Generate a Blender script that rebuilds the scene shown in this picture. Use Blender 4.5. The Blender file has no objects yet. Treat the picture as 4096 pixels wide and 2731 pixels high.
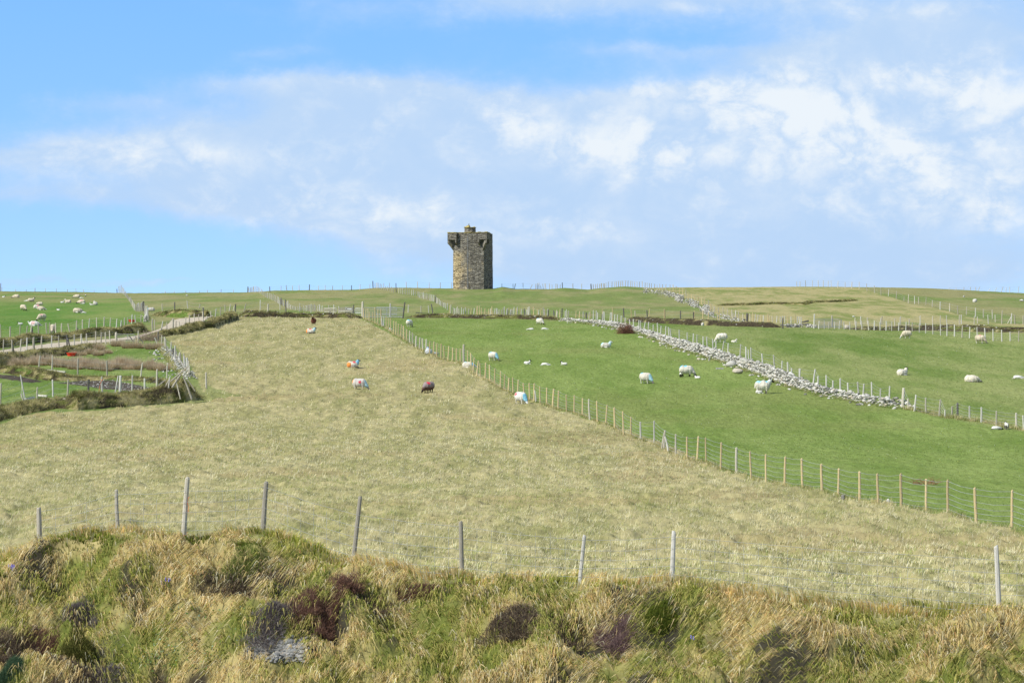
import bpy, bmesh, math, random
import numpy as np
from mathutils import Vector, Matrix
random.seed(7); RNG = np.random.default_rng(11)
SC = bpy.context.scene
COL = SC.collection
F = 10000.0            # focal length in source pixels of the 4096 px wide photograph
CX, CY = 2048.0, 1365.5

# ------------------------------------------------------------------ camera
cam = bpy.data.cameras.new('camera'); camo = bpy.data.objects.new('camera', cam); COL.objects.link(camo)
camo.location = (0, 0, 0); camo.rotation_euler = (math.radians(90), 0, 0)
cam.sensor_width = 36; cam.lens = 36*F/4096; cam.clip_start = 0.5; cam.clip_end = 12000
SC.camera = camo

# ------------------------------------------------------------------ sun and sky
SUNV = Vector((-0.85, -0.53, 1.0)).normalized()
sun_el = math.asin(SUNV.z); sun_az = math.atan2(SUNV.x, SUNV.y)
sd = bpy.data.lights.new('sun', 'SUN'); sd.energy = 4.8; sd.angle = math.radians(0.53); sd.color = (1.0, 0.955, 0.87)
so = bpy.data.objects.new('sun', sd); COL.objects.link(so)
so.rotation_euler = SUNV.to_track_quat('Z', 'Y').to_euler(); so.location = (-60, -40, 80)
SC.view_settings.view_transform = 'Standard'; SC.view_settings.look = 'None'
SC.view_settings.gamma = 1; SC.view_settings.use_curve_mapping = False
SC.view_settings.exposure = 0.0

W = bpy.data.worlds.new('World'); SC.world = W; W.use_nodes = True
def build_world():
    nt = W.node_tree; N = nt.nodes; L = nt.links; N.clear()
    out = N.new('ShaderNodeOutputWorld'); bg = N.new('ShaderNodeBackground')
    sky = N.new('ShaderNodeTexSky'); sky.sky_type = 'NISHITA'; sky.sun_disc = False
    sky.sun_elevation = sun_el; sky.sun_rotation = sun_az
    sky.air_density = 1.0; sky.dust_density = 0.1; sky.ozone_density = 3.0; sky.altitude = 50
    tcs = N.new('ShaderNodeTexCoord'); svm = N.new('ShaderNodeVectorMath'); svm.operation = 'MULTIPLY_ADD'; L.new(tcs.outputs['Generated'], svm.inputs[0])
    svm.inputs[1].default_value = (1, 1, 1.9); svm.inputs[2].default_value = (0, 0, .20); svn = N.new('ShaderNodeVectorMath'); svn.operation = 'NORMALIZE'
    L.new(svm.outputs[0], svn.inputs[0]); L.new(svn.outputs[0], sky.inputs[0])
    bg.inputs[1].default_value = 0.12
    tc = N.new('ShaderNodeTexCoord'); sep = N.new('ShaderNodeSeparateXYZ'); L.new(tc.outputs['Generated'], sep.inputs[0])
    def m(op, a, b=None, c=None, clamp=False):
        n = N.new('ShaderNodeMath'); n.operation = op; n.use_clamp = clamp
        for i, v in enumerate((a, b, c)):
            if v is None: continue
            if isinstance(v, (int, float)): n.inputs[i].default_value = v
            else: L.new(v, n.inputs[i])
        return n.outputs[0]
    front = m('GREATER_THAN', sep.outputs['Y'], 0.05)
    yy = m('MAXIMUM', sep.outputs['Y'], 0.05)
    u = m('DIVIDE', sep.outputs['X'], yy); v = m('DIVIDE', sep.outputs['Z'], yy)
    com = N.new('ShaderNodeCombineXYZ'); L.new(u, com.inputs[0]); L.new(v, com.inputs[1])
    def noise(scale, det, rough, dist=0.0, sx=1.0, off=0.0):
        mp = N.new('ShaderNodeMapping'); mp.inputs['Scale'].default_value = (scale, scale*sx, 1); mp.inputs['Location'].default_value = (off, off*0.7, off)
        L.new(com.outputs[0], mp.inputs[0])
        n = N.new('ShaderNodeTexNoise'); n.noise_dimensions = '3D'; n.inputs['Scale'].default_value = 1.0
        n.inputs['Detail'].default_value = det; n.inputs['Roughness'].default_value = rough; n.inputs['Distortion'].default_value = dist
        L.new(mp.outputs[0], n.inputs['Vector']); return n
    wn = noise(17, 9, 0.66, 0, 1.3, 3.1)
    vs = N.new('ShaderNodeVectorMath'); vs.operation = 'SUBTRACT'; L.new(wn.outputs['Color'], vs.inputs[0]); vs.inputs[1].default_value = (.5, .5, .5)
    vm = N.new('ShaderNodeVectorMath'); vm.operation = 'MULTIPLY'; L.new(vs.outputs[0], vm.inputs[0]); vm.inputs[1].default_value = (.055, .022, 0)
    va = N.new('ShaderNodeVectorMath'); va.operation = 'ADD'; L.new(com.outputs[0], va.inputs[0]); L.new(vm.outputs[0], va.inputs[1])
    K = 1.7415
    def blobs(lst):
        acc = None
        for (cx, cy, rx, ry, rot, amp) in lst:
            mp = N.new('ShaderNodeMapping'); mp.vector_type = 'TEXTURE'
            mp.inputs['Location'].default_value = ((cx*K-CX)/F, (CY-cy*K)/F, 0)
            mp.inputs['Rotation'].default_value = (0, 0, math.radians(rot))
            mp.inputs['Scale'].default_value = (rx*K/F, ry*K/F, 1)
            L.new(va.outputs[0], mp.inputs[0])
            d = N.new('ShaderNodeVectorMath'); d.operation = 'DOT_PRODUCT'; L.new(mp.outputs[0], d.inputs[0]); L.new(mp.outputs[0], d.inputs[1])
            e = m('POWER', math.exp(-1), d.outputs['Value'])
            acc = m('MULTIPLY_ADD', e, amp, 0.0 if acc is None else acc)
        return acc
    dens = blobs(SKY_DENS); whit = blobs(SKY_WHITE)
    n1 = noise(26, 9, 0.62, 0.35, 1.9, 1.7); n2 = noise(60, 8, 0.6, 0.2, 1.3, 7.7)
    def ctr(n, k): return m('MULTIPLY', m('SUBTRACT', n.outputs['Fac'], 0.5), k)
    n0 = noise(9, 6, 0.6, 0.4, 2.6, 11.3)
    d1 = m('ADD', m('ADD', m('ADD', dens, ctr(n1, 0.55)), ctr(n2, 0.25)), ctr(n0, 0.55))
    mr = N.new('ShaderNodeMapRange'); mr.interpolation_type = 'SMOOTHSTEP'; L.new(d1, mr.inputs[0])
    mr.inputs[1].default_value = 0.12; mr.inputs[2].default_value = 1.0
    n3 = noise(21, 12, .58, .35, 1.35, 4.4)
    w1 = m('ADD', m('ADD', m('ADD', whit, ctr(n1, 0.7)), ctr(n2, 0.9)), m('MULTIPLY', m('SUBTRACT', m('ADD', m('MULTIPLY', m('ABSOLUTE', ctr(n3, 1.0)), 5.0), m('MULTIPLY', m('ABSOLUTE', ctr(n2, 1.0)), 2.5)), .75), m('ADD', 0.18, whit)))
    mw = N.new('ShaderNodeMapRange'); mw.interpolation_type = 'SMOOTHSTEP'; L.new(w1, mw.inputs[0])
    mw.inputs[1].default_value = -0.22; mw.inputs[2].default_value = 1.05
    cc = N.new('ShaderNodeMix'); cc.data_type = 'RGBA'; L.new(mw.outputs[0], cc.inputs[0])
    s = 1/0.12
    cc.inputs[6].default_value = (0.50*s, 0.685*s, 0.945*s, 1); cc.inputs[7].default_value = (0.84*s, 0.91*s, 0.98*s, 1)
    tint = N.new('ShaderNodeMix'); tint.data_type = 'RGBA'; tint.blend_type = 'MULTIPLY'; tint.inputs[0].default_value = 1
    tg = N.new('ShaderNodeMix'); tg.data_type = 'RGBA'; hz = N.new('ShaderNodeMapRange'); L.new(v, hz.inputs[0]); hz.inputs[1].default_value = 0.0; hz.inputs[2].default_value = 0.13
    L.new(hz.outputs[0], tg.inputs[0]); tg.inputs[6].default_value = SKY_LOW; tg.inputs[7].default_value = SKY_TINT
    L.new(sky.outputs[0], tint.inputs[6]); L.new(tg.outputs[2], tint.inputs[7])
    # the rest of the dome, outside the picture, gets added darker grey cloud to neutralise the blue ambient light
    dn = N.new('ShaderNodeTexNoise'); dn.inputs['Scale'].default_value = 2.2; dn.inputs['Detail'].default_value = 5; L.new(tc.outputs['Generated'], dn.inputs['Vector'])
    dm = N.new('ShaderNodeMapRange'); dm.interpolation_type = 'SMOOTHSTEP'; L.new(dn.outputs['Fac'], dm.inputs[0]); dm.inputs[1].default_value = .38; dm.inputs[2].default_value = .58
    au = m('ABSOLUTE', u); ww = N.new('ShaderNodeMapRange'); ww.interpolation_type = 'SMOOTHSTEP'; L.new(m('MAXIMUM', m('MULTIPLY', au, .6), v), ww.inputs[0]); ww.inputs[1].default_value = .16; ww.inputs[2].default_value = .30
    away = m('MAXIMUM', ww.outputs[0], m('SUBTRACT', 1.0, front))
    cd = N.new('ShaderNodeMix'); cd.data_type = 'RGBA'; L.new(away, cd.inputs[0]); L.new(cc.outputs[2], cd.inputs[6]); cd.inputs[7].default_value = (0.40*s, 0.43*s, 0.48*s, 1)
    fac = m('ADD', m('MULTIPLY', mr.outputs[0], m('SUBTRACT', 1.0, away)), m('MULTIPLY', dm.outputs[0], away))
    mx = N.new('ShaderNodeMix'); mx.data_type = 'RGBA'; L.new(fac, mx.inputs[0]); L.new(tint.outputs[2], mx.inputs[6]); L.new(cd.outputs[2], mx.inputs[7])
    L.new(mx.outputs[2], bg.inputs[0]); L.new(bg.outputs[0], out.inputs[0])
SKY_TINT = (1.82, 2.33, 2.45, 1); SKY_LOW = (2.1, 2.02, 1.9, 1)
SKY_DENS = [  # centre x, y, radius x, y, rotation, strength
    (1500, -10, 900, 60, 2, .75), (2150, 50, 420, 55, 2, .7), (640, 115, 130, 22, 0, .4), (2000, 118, 520, 38, 2, .6),
    (1480, 110, 200, 20, 0, .3),
    (690, 190, 300, 42, -2, .85), (270, 235, 200, 28, 0, .35), (150, 350, 400, 48, 0, .62), (600, 290, 420, 60, 0, .6),
    (120, 445, 460, 36, -4, .55), (640, 430, 480, 75, -6, .9), (1000, 330, 360, 110, 0, .8), (1050, 500, 480, 70, -4, .75), (1300, 560, 500, 70, 0, .4),
    (1800, 270, 420, 120, 0, 1.0), (2200, 270, 340, 170, 0, 1.1), (1500, 230, 140, 40, 20, .5), (900, 250, 260, 50, 0, .5), (1200, 300, 190, 62, -12, .5), (1500, 420, 420, 110, 0, .75),
    (1950, 470, 560, 150, 0, .9), (1850, 620, 800, 70, 0, .95), (1450, 560, 420, 70, 0, .6), (1500, 330, 400, 120, 0, .45), (850, 360, 600, 110, 0, .35), (330, 660, 160, 10, 0, .55), (60, 655, 130, 14, 0, .5)]
SKY_WHITE = [
    (700, 185, 300, 40, -2, .30), (1200, 280, 170, 60, -20, .55), (900, 290, 70, 40, 0, .3), (200, 345, 300, 30, 0, .1),
    (600, 440, 460, 60, -8, .25), (1150, 520, 380, 50, -4, .3), (1350, 330, 220, 50, -15, .35), (1750, 330, 420, 110, 0, .35), (400, 360, 400, 50, 0, .3), (1750, 240, 260, 60, -14, .7), (1980, 190, 320, 50, 0, .6), (2060, 370, 230, 70, -25, .8), (1500, 300, 300, 90, 0, .25), (2000, 480, 350, 60, 0, .25), (350, 350, 500, 40, 0, .15),
    (2290, 260, 110, 90, -30, .9), (1560, 350, 130, 40, 0, .5), (2150, 200, 110, 60, 0, .6), (2300, 440, 80, 60, 0, .5),
    (1900, 330, 300, 70, -20, .35), (900, 500, 400, 50, 0, .35), (1700, 20, 700, 40, 0, .35)]
build_world()

# ------------------------------------------------------------------ noise helpers
def _h(xi, yi, s):
    v = (xi.astype(np.int64)*374761393 + yi.astype(np.int64)*668265263 + s*1274126177) & 0xffffffff
    v = ((v ^ (v >> 13))*1274126177) & 0xffffffff
    v = ((v ^ (v >> 16))*2246822519) & 0xffffffff
    return ((v ^ (v >> 15)) & 0xffffff)/float(0xffffff)
def vn(x, y, s=0):
    x = np.asarray(x, float); y = np.asarray(y, float)
    xi = np.floor(x); yi = np.floor(y); fx = x-xi; fy = y-yi
    fx = fx*fx*(3-2*fx); fy = fy*fy*(3-2*fy)
    a = _h(xi, yi, s); b = _h(xi+1, yi, s); c = _h(xi, yi+1, s); d = _h(xi+1, yi+1, s)
    return (a*(1-fx)+b*fx)*(1-fy)+(c*(1-fx)+d*fx)*fy
def fbm(x, y, s=0, o=4, g=0.5):
    t = 0; a = 1; n = 0
    for i in range(o):
        t = t+a*vn(x*2**i+13.7*i, y*2**i+7.1*i, s+i); n += a; a *= g
    return t/n
def sstep(a, b, x):
    t = np.clip((x-a)/(b-a), 0, 1); return t*t*(3-2*t)

# ------------------------------------------------------------------ ground shape
PT = np.array([(2455, 48), (2300, 55), (2200, 60.5), (2120, 67), (2000, 82), (1900, 100), (1750, 135), (1600, 165), (1500, 190),
               (1400, 225), (1320, 262), (1270, 305), (1230, 350), (1200, 395), (1175, 435), (1155, 470)], float)
_py = np.concatenate([[20, 40], PT[:, 1], [478, 486, 500, 560, 700, 1000, 3000, 9000]])
_pz = np.concatenate([[-5.3, -5.25], -(PT[:, 0]-CY)/F*PT[:, 1], [9.95, 9.9, 9.6, 7, 0, -15, -70, -220]])
_yy = np.arange(20, 9000, 1.0); _zz = np.interp(_yy, _py, _pz)
_k = np.hanning(31); _k /= _k.sum(); _zs = np.convolve(np.pad(_zz, 15, 'edge'), _k, 'valid'); _zs[:20] = _zz[:20]
CREST = np.array([(-600, 1166), (0, 1165), (300, 1167), (470, 1171), (550, 1172), (800, 1170), (990, 1169), (1100, 1162), (1250, 1160), (1420, 1158),
                  (1500, 1151), (1600, 1150), (1800, 1153), (1900, 1155), (1975, 1154), (2010, 1147), (2060, 1155), (2200, 1156), (2260, 1151), (2350, 1158), (2400, 1152),
                  (2500, 1145), (2600, 1151), (2700, 1149), (3000, 1148), (3200, 1146), (3450, 1148), (3700, 1152), (3900, 1162), (4096, 1172), (5000, 1185)], float)
# foreground bank crest: source x, row, distance
FG = np.array([(-800, 2330, 55), (-200, 2270, 55), (0, 2235, 55), (157, 2185, 55), (320, 2140, 55), (470, 2118, 55), (731, 2132, 54.5), (1045, 2150, 54), (1230, 2190, 53.5), (1393, 2236, 53), (1620, 2280, 52.5),
               (1846, 2302, 52), (2100, 2325, 51.5), (2333, 2334, 51), (2500, 2328, 50.8), (2682, 2325, 50.5), (2850, 2345, 50), (3135, 2386, 49.5), (3570, 2438, 48.5), (3988, 2447, 48), (4300, 2455, 47.5), (5000, 2460, 47)], float)
FG[:, 1] += np.where(FG[:, 0] < 1300, 12, 19)
def crestY(xs): return np.interp(xs, FG[:, 0], FG[:, 2])
def ground0(X, Y):
    X = np.asarray(X, float); Y = np.asarray(Y, float)
    Yc_ = np.maximum(Y, 20.0)
    xs = CX+F*X/Yc_
    z = np.interp(Y, _yy, _zs)
    rowc = np.interp(xs, CREST[:, 0], CREST[:, 1])
    # crest row read off the table; the plain profile crests at 1155.5
    w = sstep(380, 462, Y)*(1-sstep(520, 800, Y))
    z = z-(rowc-1156.3)/F*470*w
    u = sstep(160, 330, Y)*(1-sstep(440, 462, Y))
    z = z+u*((vn(X/17, Y/30, 41)-.5)*0.4+(vn(X/6, Y/11, 42)-.5)*0.08)
    yc = crestY(xs); zc = -(np.interp(xs, FG[:, 0], FG[:, 1])-CY)/F*yc
    zf = np.interp(yc, _yy, _zs)
    d = Y-yc
    zb = z+(zc-zf)*np.exp(-(np.maximum(d, 0)/2.2)**2)
    dd = np.maximum(-d, 0)
    zfr = zc-0.82*dd*dd/(dd+1.0)
    zfr = np.maximum(zfr, -13-0.02*dd)
    return np.where(d >= 0, zb, zfr)
def inpoly(x, y, P):
    P = np.asarray(P, float); n = len(P); r = np.zeros(x.shape, bool); j = n-1
    for i in range(n):
        xi, yi = P[i]; xj, yj = P[j]
        if yi != yj:
            c = ((yi > y) != (yj > y)) & (x < (xj-xi)*(y-yi)/(yj-yi)+xi); r ^= c
        j = i
    return r
def C1(l): return [(x/2.6134, 1100+y/2.6134) for x, y in l]
def C2(l): return [(800+x/2.6134, 1100+y/2.6134) for x, y in l]
def C3(l): return [(1600+x/2.6134, 1100+y/2.6134) for x, y in l]
def C4(l): return [(2400+x/2.6134, 1100+y/2.6134) for x, y in l]
def C5(l): return [(3200+x/2.3906, 1100+y/2.3906) for x, y in l]
# ground areas (outlined in source pixels, stored on the ground as world positions)
STRAW = C1([(0, 1560), (350, 1450), (750, 1430), (1200, 1400), (1500, 1370), (1900, 1330), (2160, 1270), (2080, 1120), (1990, 950), (1880, 800), (1740, 660), (1700, 610), (2000, 580), (2143, 545)]) + \
    C2([(150, 500), (400, 440), (800, 440), (1200, 445), (1690, 450)]) + C3([(-400, 465)])+[(1460, 1282), (1600, 1357), (1715, 1416), (1874, 1465), (1950, 1530), (2084, 1590), (2240, 1640), (2360, 1680),
    (2520, 1725), (2700, 1795), (2886, 1880), (3136, 1945), (3289, 1969), (3435, 1995), (3605, 2027), (3791, 2062), (4047, 2121), (4700, 2290), (5600, 2731), (-2000, 2731), (-2000, 1900)]
MIDWALL = C4([(-430, 470), (0, 530), (200, 570), (400, 610), (600, 690), (800, 770), (1000, 830), (1200, 890), (1400, 950), (1500, 990), (1700, 1060), (1900, 1150), (2143, 1210)]) + [(3263, 1579), (3420, 1606), (3620, 1636), (3800, 1680), (4096, 1730), (5000, 1900)]
GREEN = [(1460, 1275)]+C3([(60, 455), (600, 455), (1100, 465), (1600, 485)])+MIDWALL+[(5600, 2600)]+[(4700, 2290), (4047, 2121), (3605, 2027), (3136, 1945), (2886, 1880), (2700, 1795), (2360, 1680), (2084, 1590), (1874, 1465), (1715, 1416), (1600, 1357)]
RGREEN = MIDWALL+C5([(4000, 700), (2142, 560), (1500, 545), (900, 530), (400, 515), (0, 510)])+C4([(1700, 545), (1300, 530), (900, 520), (500, 500), (240, 480)])
LGREEN = C1([(-1500, 640), (0, 655), (400, 620), (900, 580), (1450, 520), (1560, 480), (1540, 420), (1420, 380), (1340, 260), (1250, 190), (1180, 185), (0, 200), (-2500, 210)])
PADDOCK = C1([(-900, 900), (0, 960), (800, 800), (1200, 715), (1650, 640), (1700, 790), (1760, 900), (1900, 1000), (1980, 1060), (1850, 1150), (1700, 1260), (700, 1300), (0, 1380), (-900, 1500)])
ROAD_TOP = C1([(-900, 960), (-300, 880), (0, 795), (300, 745), (600, 712), (900, 690), (1150, 670), (1350, 650), (1500, 620), (1600, 590), (1680, 560), (1745, 525), (1790, 480), (1860, 462), (2000, 448), (2143, 438)])+C2([(60, 430), (130, 425)])
ROAD_BOT = C1([(-900, 1000), (-300, 920), (0, 838), (150, 820), (500, 772), (900, 728), (1150, 700), (1400, 672), (1500, 645), (1580, 612), (1700, 582), (1850, 560), (1950, 535), (2060, 500), (2143, 478)])+C2([(70, 452), (140, 432)])
VERGE = C1([(-900, 900), (0, 755), (600, 680), (1200, 632), (1560, 590), (1650, 560), (1640, 470), (1560, 420), (1700, 400), (2143, 400)])+C2([(150, 400), (200, 430), (60, 480)])+C1([(2000, 560), (1700, 620), (1600, 720), (1200, 720), (700, 790), (0, 880), (-900, 1030)])
HILLR = C4([(440, 130), (560, 160), (740, 195), (880, 250), (1050, 310), (1140, 370), (1300, 440), (1500, 480), (2143, 520)])+C5([(700, 500), (2142, 500), (4000, 540), (4000, 420), (1930, 470), (1500, 375), (1340, 330), (1040, 270), (921, 230), (712, 172), (560, 110), (560, 20)])+C4([(440, 20)])
def warp(xs, row, k=1.0):
    return xs+(fbm(xs/30, row/10, 5, 3)-.5)*16*k, row+(fbm(xs/25, row/8, 9, 3)-.5)*7*k
def imgco(X, Y, Z):
    return CX+F*X/Y, CY-F*Z/Y
def masks(xs, row):
    xw, rw = warp(xs, row)
    M = {}
    M['straw'] = inpoly(xw, rw, STRAW)
    M['green'] = inpoly(xw, rw, GREEN) & ~M['straw']
    M['rgreen'] = inpoly(xw, rw, RGREEN) & ~M['green']
    M['lgreen'] = inpoly(xw, rw, LGREEN)
    M['verge'] = inpoly(xw, rw, VERGE)
    M['paddock'] = inpoly(xw, rw, PADDOCK)
    return M
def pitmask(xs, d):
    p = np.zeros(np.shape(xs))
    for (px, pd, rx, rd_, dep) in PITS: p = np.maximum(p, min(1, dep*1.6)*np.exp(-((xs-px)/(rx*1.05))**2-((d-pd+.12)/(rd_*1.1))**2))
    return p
def ground(X, Y):
    X = np.asarray(X, float); Y = np.asarray(Y, float)
    z = ground0(X, Y)
    xs, row = imgco(X, np.maximum(Y, 20), z)
    n = (Y < 345) & (Y > 30)
    st = (inpoly(xs, row, STRAW) & n)
    amp = np.where(st, 1.0, 0.28)*np.clip(Y/20-1, 0, 1)
    d = crestY(xs)-Y
    face = sstep(-1.5, 2, d)
    b = (fbm(X/.6, Y/.8, 21, 3)-.5)*0.40+(fbm(X/3.7, Y/5.2, 27, 2)-.5)*0.12
    b2 = (fbm((X+0.6*Y)/1.5, (Y-0.2*X)/0.9, 31, 4)-.5)*1.9+(fbm((X+.8*Y)/0.45, Y/0.35, 37, 2)-.5)*0.42
    rd = (row > 1265) & (row < 1460) & (xs < 900) & inpoly(xs, row, ROAD_TOP+ROAD_BOT[::-1])
    amp = np.where(rd, 0.05, amp)
    pit = 0
    for (px, pd, rx, rd_, dep) in PITS:
        pit = pit+dep*np.exp(-((xs-px)/rx)**2-((d-pd)/rd_)**2)
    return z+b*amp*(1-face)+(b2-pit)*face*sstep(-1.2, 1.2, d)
# hollows in the foreground bank: source x, distance below the crest, radii, depth
PITS = [(1325, 2.15, 48, .42, .85), (150, 3.15, 75, .30, .75), (640, 3.5, 60, .25, .5), (790, 3.7, 70, .25, .5), (1000, 1.75, 45, .3, .3), (2680, 1.7, 90, .35, .4), (2860, 1.2, 70, .3, .35), (700, 4.2, 70, .4, .4), (3330, 1.6, 80, .3, .3), (2090, 2.0, 60, .3, .4), (2500, 3.4, 120, .35, .3)]
SY = np.concatenate([np.arange(41, 62, 0.08), np.arange(62, 130, 0.25), np.arange(130, 330, 0.5), np.arange(330, 490, 1.0)])
def pix(x, row, ymin=0.0):
    """ground point seen at a pixel of the photograph (first hit of the sight line)"""
    u = (x-CX)/F; g = ground(u*SY, SY) if row > np.interp(x, FG[:, 0], FG[:, 1])+12 else ground0(u*SY, SY); ray = (CY-row)/F*SY
    h = (g >= ray) & (SY >= ymin)
    i = int(np.argmax(h)) if h.any() else len(SY)-16
    if 0 < i and h.any():
        a = ray[i-1]-g[i-1]; b = g[i]-ray[i]; t = a/(a+b+1e-9); Y = SY[i-1]+(SY[i]-SY[i-1])*max(0, min(1, t))
    else: Y = SY[i]
    if not h.any(): Y = 470.0
    return Vector((u*Y, Y, float(ground(u*Y, Y))))

# ------------------------------------------------------------------ materials
MATS = {}
def newmat(name):
    m = bpy.data.materials.new(name); m.use_nodes = True; m.node_tree.nodes.clear(); return m, m.node_tree.nodes, m.node_tree.links
def attr_mat(name, nscale=8, nlo=.75, nhi=1.3, rough=.9, bump=.3, bscale=None, trans=0, stretch=(1, 1, 1), spec=.2):
    m, N, L = newmat(name)
    out = N.new('ShaderNodeOutputMaterial'); p = N.new('ShaderNodeBsdfPrincipled')
    p.inputs['Roughness'].default_value = rough; p.inputs['Specular IOR Level'].default_value = spec
    a = N.new('ShaderNodeAttribute'); a.attribute_name = 'Col'
    col = a.outputs['Color']
    if nscale:
        tc = N.new('ShaderNodeTexCoord'); mp = N.new('ShaderNodeMapping'); mp.inputs['Scale'].default_value = stretch
        L.new(tc.outputs['Object'], mp.inputs[0])
        n = N.new('ShaderNodeTexNoise'); n.inputs['Scale'].default_value = nscale; n.inputs['Detail'].default_value = 6; n.inputs['Roughness'].default_value = .7
        L.new(mp.outputs[0], n.inputs['Vector'])
        mr = N.new('ShaderNodeMapRange'); L.new(n.outputs['Fac'], mr.inputs[0]); mr.inputs[1].default_value = .3; mr.inputs[2].default_value = .7
        mr.inputs[3].default_value = nlo; mr.inputs[4].default_value = nhi
        mx = N.new('ShaderNodeMix'); mx.data_type = 'RGBA'; mx.blend_type = 'MULTIPLY'; mx.inputs[0].default_value = 1
        L.new(col, mx.inputs[6]); L.new(mr.outputs[0], mx.inputs[7]); col = mx.outputs[2]
        if bump:
            b = N.new('ShaderNodeBump'); b.inputs['Strength'].default_value = bump; b.inputs['Distance'].default_value = .05
            n2 = N.new('ShaderNodeTexNoise'); n2.inputs['Scale'].default_value = bscale or nscale*2; n2.inputs['Detail'].default_value = 5
            L.new(mp.outputs[0], n2.inputs['Vector']); L.new(n2.outputs['Fac'], b.inputs['Height']); L.new(b.outputs[0], p.inputs['Normal'])
    L.new(col, p.inputs['Base Color'])
    if trans:
        t = N.new('ShaderNodeBsdfTranslucent'); L.new(col, t.inputs[0]); ms = N.new('ShaderNodeMixShader'); ms.inputs[0].default_value = trans
        L.new(p.outputs[0], ms.inputs[1]); L.new(t.outputs[0], ms.inputs[2]); L.new(ms.outputs[0], out.inputs[0])
    else: L.new(p.outputs[0], out.inputs[0])
    MATS[name] = m; return m
def ramp_mat(name, cols, scale=5, det=5, rough=.85, bump=.4, stretch=(1, 1, 1), bdist=.03, bscale=None, metal=0, objrand=0):
    m, N, L = newmat(name)
    out = N.new('ShaderNodeOutputMaterial'); p = N.new('ShaderNodeBsdfPrincipled')
    p.inputs['Roughness'].default_value = rough; p.inputs['Metallic'].default_value = metal; p.inputs['Specular IOR Level'].default_value = .25
    tc = N.new('ShaderNodeTexCoord'); mp = N.new('ShaderNodeMapping'); mp.inputs['Scale'].default_value = stretch
    L.new(tc.outputs['Object'], mp.inputs[0])
    if objrand:
        oi = N.new('ShaderNodeObjectInfo'); va = N.new('ShaderNodeVectorMath'); va.operation = 'ADD'
        L.new(tc.outputs['Object'], va.inputs[0]); sc = N.new('ShaderNodeVectorMath'); sc.operation = 'SCALE'; sc.inputs['Scale'].default_value = 40
        L.new(oi.outputs['Random'], sc.inputs[0]); L.new(sc.outputs[0], va.inputs[1]); L.new(va.outputs[0], mp.inputs[0])
    n = N.new('ShaderNodeTexNoise'); n.inputs['Scale'].default_value = scale; n.inputs['Detail'].default_value = det; n.inputs['Roughness'].default_value = .65
    L.new(mp.outputs[0], n.inputs['Vector'])
    r = N.new('ShaderNodeValToRGB'); e = r.color_ramp.elements
    while len(e) < len(cols): e.new(.5)
    for i, c in enumerate(cols): e[i].position = c[0]; e[i].color = (*c[1], 1)
    L.new(n.outputs['Fac'], r.inputs[0]); col = r.outputs[0]
    if objrand:
        mr = N.new('ShaderNodeMapRange'); L.new(oi.outputs['Random'], mr.inputs[0]); mr.inputs[3].default_value = 1-objrand; mr.inputs[4].default_value = 1+objrand
        mx = N.new('ShaderNodeMix'); mx.data_type = 'RGBA'; mx.blend_type = 'MULTIPLY'; mx.inputs[0].default_value = 1
        L.new(col, mx.inputs[6]); L.new(mr.outputs[0], mx.inputs[7]); col = mx.outputs[2]
    L.new(col, p.inputs['Base Color'])
    if bump:
        b = N.new('ShaderNodeBump'); b.inputs['Strength'].default_value = bump; b.inputs['Distance'].default_value = bdist
        n2 = N.new('ShaderNodeTexNoise'); n2.inputs['Scale'].default_value = bscale or scale*3; n2.inputs['Detail'].default_value = 4
        L.new(mp.outputs[0], n2.inputs['Vector']); L.new(n2.outputs['Fac'], b.inputs['Height']); L.new(b.outputs[0], p.inputs['Normal'])
    L.new(p.outputs[0], out.inputs[0]); MATS[name] = m; return m
M_TURF = attr_mat('turf', 5, .72, 1.28, .95, .5, 14, stretch=(1, .16, 1), spec=.05)
M_BLADE = attr_mat('grass_blades', 0, rough=.75, trans=.45, spec=.15)
M_WOOL = attr_mat('fleece', 14, .82, 1.12, .95, .6, 26, spec=.05)
M_TWIG = attr_mat('twigs', 0, rough=.9, trans=.15, spec=.1)
M_BANK = attr_mat('bank_turf', 3.5, .6, 1.35, .95, .8, 8, spec=.05)
M_STONEWALL = attr_mat('wall_stone', 6, .75, 1.18, .85, .5, 18, spec=.25)
M_GREY = ramp_mat('weathered_wood', [(.25, (.25, .22, .175)), (.5, (.50, .46, .37)), (.75, (.70, .65, .54))], 3, 6, .85, .6, (8, 8, 1.0), .02, objrand=.3)
M_PALE = ramp_mat('bleached_wood', [(.25, (.34, .32, .28)), (.5, (.58, .56, .50)), (.8, (.76, .74, .68))], 3, 6, .85, .6, (8, 8, 1.0), .02, objrand=.2)
M_NEW = ramp_mat('new_timber', [(.25, (.36, .27, .14)), (.5, (.58, .46, .25)), (.8, (.72, .60, .36))], 3, 6, .8, .4, (8, 8, 1.0), .02, objrand=.2)
M_DARKW = ramp_mat('dark_wood', [(.25, (.07, .065, .06)), (.6, (.17, .16, .145)), (.85, (.30, .28, .26))], 3, 6, .9, .6, (8, 8, 1.0), .02, objrand=.2)
M_WIRE = ramp_mat('galvanised_wire', [(.3, (.30, .32, .32)), (.7, (.55, .57, .57))], 4, 3, .5, 0, metal=.4)
M_GALV = ramp_mat('galvanised_steel', [(.3, (.30, .31, .31)), (.7, (.50, .52, .52))], 6, 3, .45, .1, metal=.5)
M_TRACK = ramp_mat('gravel_track', [(.25, (.33, .27, .19)), (.5, (.50, .43, .32)), (.75, (.64, .57, .45))], 3.2, 9, .95, .8, (1, .4, 1), .05, 9)
M_RED = ramp_mat('red_plastic', [(.3, (.75, .035, .02)), (.7, (.90, .07, .04))], 4, 3, .45, 0)
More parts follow.
